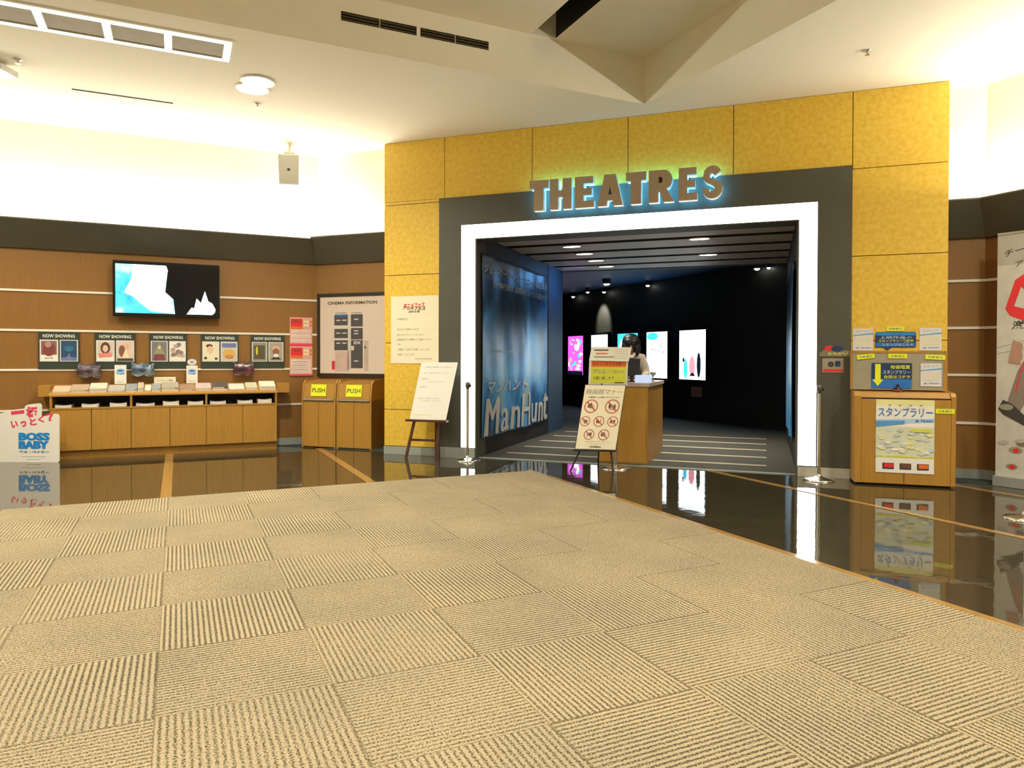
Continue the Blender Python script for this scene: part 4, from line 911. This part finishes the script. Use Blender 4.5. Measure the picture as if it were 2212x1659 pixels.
# light boxes on far wall
def lightbox(a, b, z0_, z1_, kind, lab):
    t = thing('poster_lightbox', lab, 'poster', FW, (a+b)/2, -.035, (z0_+z1_)/2, group='backlit poster cases on the dark wall')
    hw, hh = (b-a)/2, (z1_-z0_)/2
    mb = MB(); mb.box(-hw-.05, hw+.05, -.03, .03, -hh-.06, hh+.06, M_BLACKG, .006); mb.build('case', t)
    mb = MB(); y = -.032
    base = {'w': E_SCRW, 'm': E_SCRM, 'c': E_SCRC}[kind[0]]
    mb.rect(-hw, hw, -hh, hh, y, base)
    if kind == 'w1':
        for x, z, rx, rz, m in ((-.2, -.28, .06, .2, E_SCRC), (0, -.22, .09, .2, E_SCRP), (.2, -.2, .06, .25, E_SCRN), (-.26, -.1, .03, .05, E_SCRN)): mb.ell(x, z, rx, rz, y-.002, m, 12)
        mb.poly([(-.08, -.42), (.1, -.42), (.04, -.35), (-.02, -.36)], y-.003, E_SCRN)
    elif kind == 'w2':
        mb.text('くどいひと', -.3, .3, .08, .26, y-.002, E_SCRN, .0, 2, .3, -.15); mb.ell(-.15, .40, .2, .08, y-.002, E_SCRC, 12)
    elif kind == 'm1':
        rnd = random.Random(5)
        for k in range(26): mb.ell(-hw+.08+(2*hw-.16)*rnd.random(), -hh+.1+(2*hh-.2)*rnd.random(), .05+.07*rnd.random(), .03+.05*rnd.random(), y-.001-.0004*k, (E_SCRW, E_SCRP, E_SCRM, E_SCRC, E_SCRW)[k % 5], 9)
        mb.rect(-hw, hw, -hh, -hh+.09, y-.015, E_SCRN)
    elif kind == 'w3':
        mb.ell(0, -.1, .12, .05, y-.002, E_SCRC, 12); mb.ell(.1, -.12, .05, .05, y-.003, E_SCRN, 12)
    elif kind == 'c1':
        mb.ell(-.05, .1, .3, .32, y-.002, E_SCRW, 16)
    elif kind == 'w4':
        rnd = random.Random(8)
        for k in range(8): mb.ell(-hw+2*hw*rnd.random()*.9, -hh+2*hh*rnd.random()*.9, .08, .05, y-.001-.0004*k, E_SCRN if k % 2 else E_SCRC, 8)
    mb.build('backlit_poster', t)
SP = 1.215
for a, b, kd, lab in ((.583, 1.370, 'w1', 'rightmost backlit poster case, white with small dancing figures'), (-.526, .187, 'w2', 'white backlit poster with sketchy writing, second from right'), (-1.649, -.859, 'c1', 'cyan backlit poster behind the person at the counter'), (-2.80, -2.07, 'w3', 'white backlit poster seen above the clipped paper'), (-3.94, -3.19, 'm1', 'magenta backlit poster on the dark wall'), (-5.15, -4.40, 'w4', 'backlit poster mostly hidden by the banner wall')):
    lightbox(a, b, .81, 1.79, kd, lab)
mb = MB(); mb.box(0, .32, 0, .003, 0, .20, pm('dull_pink_sheet', (.45, .28, .24))); mb.text('CAUTION', .04, .28, .08, .12, -EPS, M_RED, .01, 1); o = mb.build('wall_notice'); place(o, FW, .88, -.006, .47); tag(o, 'small pinkish notice under the rightmost backlit poster', 'notice')

# ================================================================== RIGHT SIDE
# stamp rally cabinet
t = thing('stamp_cabinet', 'oak cabinet with stamp rally poster in front of yellow wall', 'cabinet', ((3.377, 6.961), -17.5), 0, 0, 0)
W_ = .875
mb = MB(); mb.box(.02, W_-.02, .02, .33, .012, .86, M_CABWOOD); mb.box(.03, W_-.03, .05, .30, 0, .012, M_BLACK); mb.prismx([(.015, .855), (.06, .905), (.33, .925), (.33, .855)], .03, W_-.03, M_CABWOOD2); mb.build('body', t)
for a, b in ((0, .06), (W_-.04, W_)): m2 = MB(); m2.prismx([(0, .02), (0, .87), (.03, .905), (.34, .925), (.34, .02)], a, b, M_CABWOOD); m2.build('side_panel', t)
m2 = MB(); m2.box(.06, W_-.04, .004, .02, .845, .855, M_BLACK); m2.build('shadow_gap', t)
for a, b in ((.062, W_/2-.003), (W_/2+.003, W_-.042)): m2 = MB(); m2.box(a, b, .002, .02, .02, .84, M_CABWOOD, .002); m2.build('door', t)
mb = MB(); mb.box(0, .505, -.003, 0, 0, .71, M_WHITE); y = -.003-EPS
mb.rect(0, .505, .66, .71, y, M_PALEY); mb.rect(0, .505, .60, .655, y, pm('cream_pale', (.85, .83, .66)))
for k in range(4): mb.ell(.12+.09*k, .655, .012, .008, y-EPS, M_TEXTG, 8)
mb.text('スタンプラリー', .02, .49, .545, .635, y-EPS, M_TEXTB, .01)
mb.poly([(0, .46), (.505, .50), (.505, .535), (0, .515)], y, M_PALEB); mb.poly([(0, .44), (.25, .475), (.25, .51), (0, .50)], y-EPS, pm('mid_blue_print', (.10, .32, .65))); mb.text('JR TRAIN', .34, .49, .49, .52, y-2*EPS, M_TEXTB, .02)
mb.rect(0, .505, .16, .45, y, pm('pale_green_map', (.70, .72, .55))); rnd = random.Random(4)
for k in range(46): mb.ell(.03+.45*rnd.random(), .18+.25*rnd.random(), .03, .016, y-EPS-.0002*k, (M_WHITE, M_PALEY, pm('pale_grey_map', (.58, .60, .58)), pm('pale_blue_map', (.60, .70, .74)))[k % 4], 8)
mb.rect(.30, .48, .40, .43, y-.012, M_LIME); mb.rect(0, .505, .15, .165, y-EPS, M_LIME)
for k, c in enumerate((M_RED, M_BROWNP, M_ORANGE)): mb.rect(.06+.15*k, .16+.15*k, .035, .095, y-EPS, M_TEXTK); mb.rect(.075+.15*k, .155+.15*k, .05, .09, y-2*EPS, c)
mb.v = [(x+.188, y_, z+.128) for x, y_, z in mb.v]; o = mb.build('stamp_rally_poster'); place(o, ((3.377, 6.961), -17.5), 0, -.001, 0); tag(o, 'large blue and yellow stamp rally poster on the cabinet doors', 'poster')
def tape(x, y_, z, w_, fr, lab, rot=0):
    mb = MB(); mb.box(-w_/2, w_/2, 0, .002, -.023, .023, M_NEON); mb.text('注意事項', -w_*.38, w_*.38, -.011, .011, -EPS, M_TEXTG, .01, 1)
    o = mb.build('yellow_label'); o.location = wp(fr, x, y_, z); o.rotation_euler = (0, 0, math.radians(fr[1])); 
    o.rotation_euler = (Matrix.Rotation(math.radians(fr[1]), 4, 'Z') @ Matrix.Rotation(rot, 4, 'Y')).to_euler()
    tag(o, lab, 'label', 'neon yellow labels of the stamp corner')
tape(.782, -.005, .735, .16, ((3.377, 6.961), -17.5), 'neon yellow label on the cabinet right of the poster')
# stamp display panel above
t = thing('stamp_display_panel', 'grey display panel with oak edge above the stamp cabinet', 'display panel', FY, 5.43, -.12, .925)
mb = MB(); mb.box(0, .80, 0, .08, 0, .365, M_GREYB); mb.build('panel', t)
mb = MB(); mb.box(-.01, .81, -.004, .085, .365, .385, M_CABWOOD); mb.box(.80, .83, -.004, .085, 0, .385, M_CABWOOD); mb.box(-.02, .0, -.004, .085, 0, .385, M_CABWOOD); mb.build('edging', t)
def leaf_sheet(s, d, z, w_, h_, lab):
    mb = MB(); mb.box(0, w_, 0, .003, 0, h_, pm('pale_lilac_sheet', (.72, .72, .74))); mb.poly([(0, h_*.66), (w_, h_*.74), (w_, h_*.80), (0, h_*.70)], -EPS, pm('mid_blue_print', (.10, .32, .65)))
    mb.text('スタンプ', w_*.12, w_*.85, h_*.82, h_*.92, -EPS, M_TEXTG, 0, 1); mb.rect(w_*.1, w_*.9, h_*.25, h_*.62, -EPS, pm('pale_cream_sheet', (.70, .68, .58))); mb.text('JR TRAIN', w_*.15, w_*.9, h_*.08, h_*.16, -EPS, M_TEXTB, .02, 1)
    o = mb.build('stamp_leaflet'); place(o, FY, s, d, z); tag(o, lab, 'leaflet', 'pale stamp rally leaflets')
leaf_sheet(5.440, -.006, 1.315, .185, .225, 'pale stamp leaflet taped on the yellow wall, left'); leaf_sheet(6.040, -.006, 1.315, .19, .225, 'pale stamp leaflet taped on the yellow wall, right'); leaf_sheet(6.03, -.126, .965, .18, .225, 'pale stamp leaflet taped on the grey display panel')
mb = MB(); w_ = .365
mb.prism([(0, .03), (.07, .03), (.11, 0), (.15, .03), (w_-.01, .03), (w_, .04), (w_, .17), (w_-.01, .185), (0.01, .185), (0, .17)], 0, .004, M_NAVY); mb.rect(.005, w_-.005, .15, .18, -EPS, M_TEXTCY); mb.rect(.005, w_-.005, .04, .075, -EPS, M_TEXTB)
mb.text('上映作品の', .04, .33, .115, .145, -2*EPS, M_PALEB, .01, 1); mb.text('スタンプラリー実施中', .03, .34, .08, .11, -2*EPS, M_LIME, .02, 1); mb.text('スタンプはこちら', .06, .34, .045, .07, -2*EPS, M_PALEB, .01, 1)
o = mb.build('blue_callout_sign'); place(o, FY, 5.645, -.008, 1.318); tag(o, 'dark blue speech-bubble sign taped on the yellow wall', 'sign')
mb = MB(); w_ = .355; mb.box(0, w_, 0, .004, 0, .25, M_NAVY); mb.rect(.0, w_, 0, .09, -EPS, M_TEXTB); mb.poly([(.03, .08), (.03+.05, .08), (.08, .24), (.03, .24)], -2*EPS, M_NEON); mb.poly([(.005, .085), (.055, .02), (.105, .085)], -3*EPS, M_NEON)
mb.text('映画鑑賞', .17, .34, .19, .23, -2*EPS, M_LIME, .02, 1); mb.text('スタンプラリー', .10, .34, .14, .18, -2*EPS, M_PALEB, .02, 1); mb.text('台紙はコチラ', .11, .34, .095, .13, -2*EPS, M_LIME, .02, 1)
o = mb.build('arrow_sign'); place(o, FY, 5.60, -.127, .942); tag(o, 'dark blue sign with yellow down arrow on the display panel', 'sign')
tape(5.825, -.008, 1.535, .155, FY, 'neon yellow label above the speech-bubble sign'); tape(5.545, -.128, 1.255, .16, FY, 'neon yellow label at the left top of the display panel', -.12); tape(5.83, -.128, 1.26, .165, FY, 'neon yellow label at the middle top of the display panel'); tape(6.155, -.128, 1.25, .17, FY, 'neon yellow label at the right top of the display panel', .05)
t = thing('ink_stamp', 'small dark ink stamp on top of the stamp cabinet', 'stamp', ((3.377, 6.961), -17.5), .40, .12, .918)
mb = MB(); mb.lathe([(.035, 0), (.035, .02), (.012, .03), (.012, .05), (.018, .06), (.001, .068)], M_BLACKG, n=14); mb.build('handle', t)
mb = MB(); mb.lathe([(.04, -.001), (.04, .006)], M_RED, n=14); mb.build('pad', t)
# notices on the dark surround
mb = MB(); mb.box(0, .20, 0, .003, 0, .145, pm('dull_pinkish', (.42, .27, .22))); mb.rect(.01, .19, .04, .135, -EPS, M_GREYB); mb.ell(.08, .085, .03, .03, -2*EPS, M_TEXTK, 12); mb.rect(.12, .17, .06, .12, -2*EPS, M_NAVY); mb.rect(.01, .19, .01, .035, -2*EPS, M_RED)
o = mb.build('camera_notice'); place(o, FY, 5.155, -.020, 1.09); tag(o, 'small pink-edged notice on the dark surround', 'notice')
mb = MB(); mb.prism([(0, .03), (.06, .08), (.12, .07), (.28, .06), (.29, 0), (.0, 0)], 0, .004, pm('olive_print', (.22, .20, .10))); mb.ell(.10, .085, .05, .03, -EPS, M_RED, 12); mb.ell(.17, .08, .06, .03, -2*EPS, M_NAVY, 12); mb.text('おねがい', .08, .27, .015, .045, -3*EPS, M_PALEY, .01, 1)
o = mb.build('cutout_notice'); place(o, FY, 5.125, -.021, 1.255); tag(o, 'small cut-out notice above the pink-edged one', 'notice')
# tall banner stand
t = thing('banner_stand', 'tall white banner stand with red logo at the right edge', 'banner', ((4.732, 6.905), -55), 0, 0, 0)
mb = MB(); W_ = .9; z0_, z1_ = .10, 2.435
mb.box(0, W_, -.006, 0, z0_, z1_, pm('banner_white', (.62, .60, .54), .55)); y = -.006-EPS
mb.rect(0, W_, 2.14, z1_, y, pm('banner_grey', (.48, .46, .41)))
mb.text('チームワーク最高の', .05, .85, 2.30, 2.37, y-EPS, M_TEXTK, .01, 2, .2, .22); mb.text('アドベンチャー巨編', .14, .88, 2.19, 2.25, y-EPS, M_TEXTK, .01, 2, .2, .22)
mb.poly([(.07, 1.72), (.10, 1.82), (.15, 1.99), (.22, 2.04), (.48, 2.04), (.48, 1.66), (.22, 1.60), (.11, 1.65)], y, M_RED); mb.poly([(.145, 1.74), (.20, 1.92), (.34, 1.78), (.26, 1.70)], y-EPS, pm('banner_white', (.62, .60, .54), .55)); mb.text('ACE', .50, .88, 1.70, 2.05, y, M_RED, .05)
mb.text('激・鬼ごっこ', .12, .80, 1.55, 1.63, y, M_TEXTK, .02, 2, .2, .1)
mb.poly([(0, 1.34), (W_, 1.60), (W_, 1.605), (0, 1.345)], y, M_TEXTG); mb.poly([(0, 1.28), (W_, 1.50), (W_, 1.505), (0, 1.285)], y, M_TEXTG)
TR = pm('trouser_print', (.26, .20, .17)); mb.poly([(.09, .80), (.18, 1.12), (.23, 1.22), (.50, 1.30), (.7, 1.2), (.7, .95), (.45, .95), (.26, .86), (.20, .72)], y-EPS, TR); mb.poly([(.16, .92), (.17, .92), (.23, 1.2), (.22, 1.2)], y-2*EPS, M_RED)
mb.poly([(.02, .75), (.06, .84), (.14, .80), (.26, .68), (.40, .63), (.40, .58), (.24, .60), (.06, .70)], y-2*EPS, M_TEXTK); mb.ell(.09, .77, .06, .03, y-3*EPS, M_GREYB, 12)
mb.ell(.17, 1.26, .05, .06, y-2*EPS, pm('skin_print', (.45, .25, .18)), 12); mb.poly([(.10, 1.20), (.2, 1.18), (.22, 1.38), (.14, 1.42)], y-3*EPS, pm('skin_print', (.45, .25, .18)))
rnd = random.Random(2)
for k in range(40): mb.ell(.03+.8*rnd.random(), .42+.10*rnd.random(), .04, .02, y-.0003*k, (M_TEXTG, pm('banner_grey', (.48, .46, .41)), TR)[k % 3], 8)
for cx_, cz_, s_ in ((.17, .36, .06), (.14, .20, .05), (.5, .36, .06)): mb.ell(cx_, cz_, s_, s_*.55, y-EPS, M_GREYB, 12); mb.poly([(cx_-.03, cz_), (cx_+.01, cz_+.025), (cx_+.035, cz_-.005), (cx_, cz_-.03)], y-2*EPS, M_RED)
mb.build('printed_banner', t)
mb = MB(); mb.box(-.01, W_+.01, -.05, .05, 0, .10, pm('stand_base_grey', (.30, .31, .29), .4), .006); mb.build('base', t)
mb = MB(); mb.tube((.45, .02, .1), (.45, .02, z1_), .012, M_CHROME); mb.box(0, W_, -.012, .006, z1_, z1_+.02, M_CHROME); mb.build('support_pole', t)
mb = MB(); mb.lathe([(.05, 0), (.05, .001), (.04, .0015)], pm('floor_sticker_grey', (.10, .10, .08), .3), n=24)

# ================================================================== PERSON behind the counter
t = thing('person', 'person with black hair and beige jacket bent over the ticket counter', 'person', ((1.655, 9.86), -8), 0, 0, 0)
def skin_body(name, joints, edges, radii, mat, parent, root=0, sub=2):
    me = bpy.data.meshes.new(name); me.from_pydata(joints, edges, []); me.update()
    o = bpy.data.objects.new(name, me); COL.objects.link(o)
    md = o.modifiers.new('skin', 'SKIN'); md.use_smooth_shade = True
    for i, r in enumerate(radii): 
        v = me.skin_vertices[0].data[i]; v.radius = (r, r) if isinstance(r, (int, float)) else r; v.use_root = (i == root)
    sb = o.modifiers.new('sub', 'SUBSURF'); sb.levels = sub; sb.render_levels = sub
    dg = bpy.context.evaluated_depsgraph_get(); m2 = bpy.data.meshes.new_from_object(o.evaluated_get(dg))
    bpy.data.objects.remove(o); m2.materials.clear(); m2.materials.append(mat)
    for p in m2.polygons: p.use_smooth = True
    o2 = bpy.data.objects.new(name, m2); COL.objects.link(o2); o2.parent = parent; return o2
# joints: pelvis, waist, chest, neck, head ; shoulders-arms ; legs. Faces -y, bowed forward
J = [(0, .05, .86), (0, .04, 1.02), (0, -.01, 1.19), (0, -.04, 1.29), (0, -.075, 1.35),
     (-.155, -.01, 1.235), (-.215, -.03, 1.02), (-.16, -.20, .965), (.155, -.01, 1.235), (.215, -.03, 1.02), (.16, -.20, .965),
     (-.09, .05, .80), (-.095, .03, .45), (-.10, .06, .08), (-.10, -.06, .035), (.09, .05, .80), (.095, .03, .45), (.10, .06, .08), (.10, -.06, .035)]
Ed = [(0, 1), (1, 2), (2, 3), (3, 4), (2, 5), (5, 6), (6, 7), (2, 8), (8, 9), (9, 10), (0, 11), (11, 12), (12, 13), (13, 14), (0, 15), (15, 16), (16, 17), (17, 18)]
Rr = [(.15, .11), (.135, .10), (.16, .11), .055, .05, .065, .045, .033, .065, .045, .033, .085, .055, .04, .035, .085, .055, .04, .035]
skin_body('body', J, Ed, Rr, M_SKIN, t)
skin_body('trousers', [(0, .05, .90), (-.09, .05, .80), (-.095, .03, .45), (-.10, .06, .12), (.09, .05, .80), (.095, .03, .45), (.10, .06, .12)], [(0, 1), (1, 2), (2, 3), (0, 4), (4, 5), (5, 6)], [(.16, .125), .10, .07, .06, .10, .07, .06], M_BLACK, t)
skin_body('jacket', [(0, .05, .90), (0, .04, 1.03), (0, -.01, 1.18), (0, -.03, 1.255), (-.15, -.01, 1.225), (-.215, -.03, 1.02), (-.165, -.17, .975), (.15, -.01, 1.225), (.215, -.03, 1.02), (.165, -.17, .975)], [(0, 1), (1, 2), (2, 3), (2, 4), (4, 5), (5, 6), (2, 7), (7, 8), (8, 9)], [(.165, .13), (.15, .12), (.17, .13), (.075, .08), .085, .062, .048, .085, .062, .048], M_JACKET, t)
mb = MB(); mb.prism([(-.075, 1.30), (-.06, 1.34), (-.02, 1.28), (.02, 1.28), (.06, 1.34), (.075, 1.30), (.03, 1.24), (-.03, 1.24)], -.15, -.13, M_WHITE); mb.build('shirt_collar', t)
# head (bowed), face and hair
def ellipsoid(mb, c, r, mat, nu=20, nv=14, tiltx=0, zmin=-1, ff=None):
    vs = []; ct, st = math.cos(tiltx), math.sin(tiltx)
    for j in range(nv+1):
        ph = -PI/2+PI*j/nv
        for i in range(nu):
            th = 2*PI*i/nu; x, y, z = math.cos(th)*math.cos(ph), math.sin(th)*math.cos(ph), math.sin(ph)
            if ff: x, y, z = ff(x, y, z)
            x, y, z = x*r[0], y*r[1], z*r[2]
            vs.append((c[0]+x, c[1]+y*ct-z*st, c[2]+y*st+z*ct))
    mb.add(vs, [(j*nu+i, j*nu+(i+1) % nu, (j+1)*nu+(i+1) % nu, (j+1)*nu+i) for j in range(nv) for i in range(nu)], mat, True)
HB = (0, -.11, 1.425); tl = .75
mb = MB(); ellipsoid(mb, HB, (.075, .095, .115), M_SKIN, tiltx=tl, ff=lambda x, y, z: (x*(1-.25*max(0, -z)), y*(1-.1*max(0, -z)), z))
ellipsoid(mb, (0, -.205, 1.385), (.012, .016, .022), M_SKIN, 10, 8, tl)
for sx in (-1, 1): ellipsoid(mb, (.077*sx, -.10, 1.42), (.012, .02, .03), M_SKIN, 10, 8, tl); ellipsoid(mb, (.03*sx, -.192, 1.425), (.012, .007, .006), M_TEXTK, 10, 6, tl)
ellipsoid(mb, (0, -.182, 1.345), (.022, .008, .006), pm('lips', (.5, .16, .13)), 10, 6, tl)
mb.build('head', t)
mb = MB(); ellipsoid(mb, (0, -.098, 1.452), (.125, .128, .118), M_HAIR, tiltx=tl, ff=lambda x, y, z: (x, y*(1 if y > 0 else .95), z))
ellipsoid(mb, (-.075, -.10, 1.38), (.055, .095, .11), M_HAIR); ellipsoid(mb, (.078, -.09, 1.37), (.052, .095, .11), M_HAIR); ellipsoid(mb, (0, -.165, 1.455), (.10, .07, .06), M_HAIR)
mb.build('hair', t)
# hands resting on counter, five fingers each
for sx in (-1, 1):
    J = [(.16*sx, -.20, .965), (.155*sx, -.26, .963)]; Ed = [(0, 1)]; Rr = [(.03, .022), (.036, .016)]
    for k, (dx, L) in enumerate(((-.027, .060), (-.009, .072), (.009, .068), (.026, .054))):
        b = len(J); J += [(.155*sx+dx, -.285, .967), (.155*sx+dx*1.15, -.285-L*.55, .972), (.155*sx+dx*1.2, -.285-L, .957)]; Ed += [(1, b), (b, b+1), (b+1, b+2)]; Rr += [.009, .0085, .007]
    b = len(J); J += [(.155*sx-.038*sx, -.235, .963), (.155*sx-.058*sx, -.272, .960)]; Ed += [(0, b), (b, b+1)]; Rr += [.011, .009]
    skin_body('hand', J, Ed, Rr, M_SKIN, t)
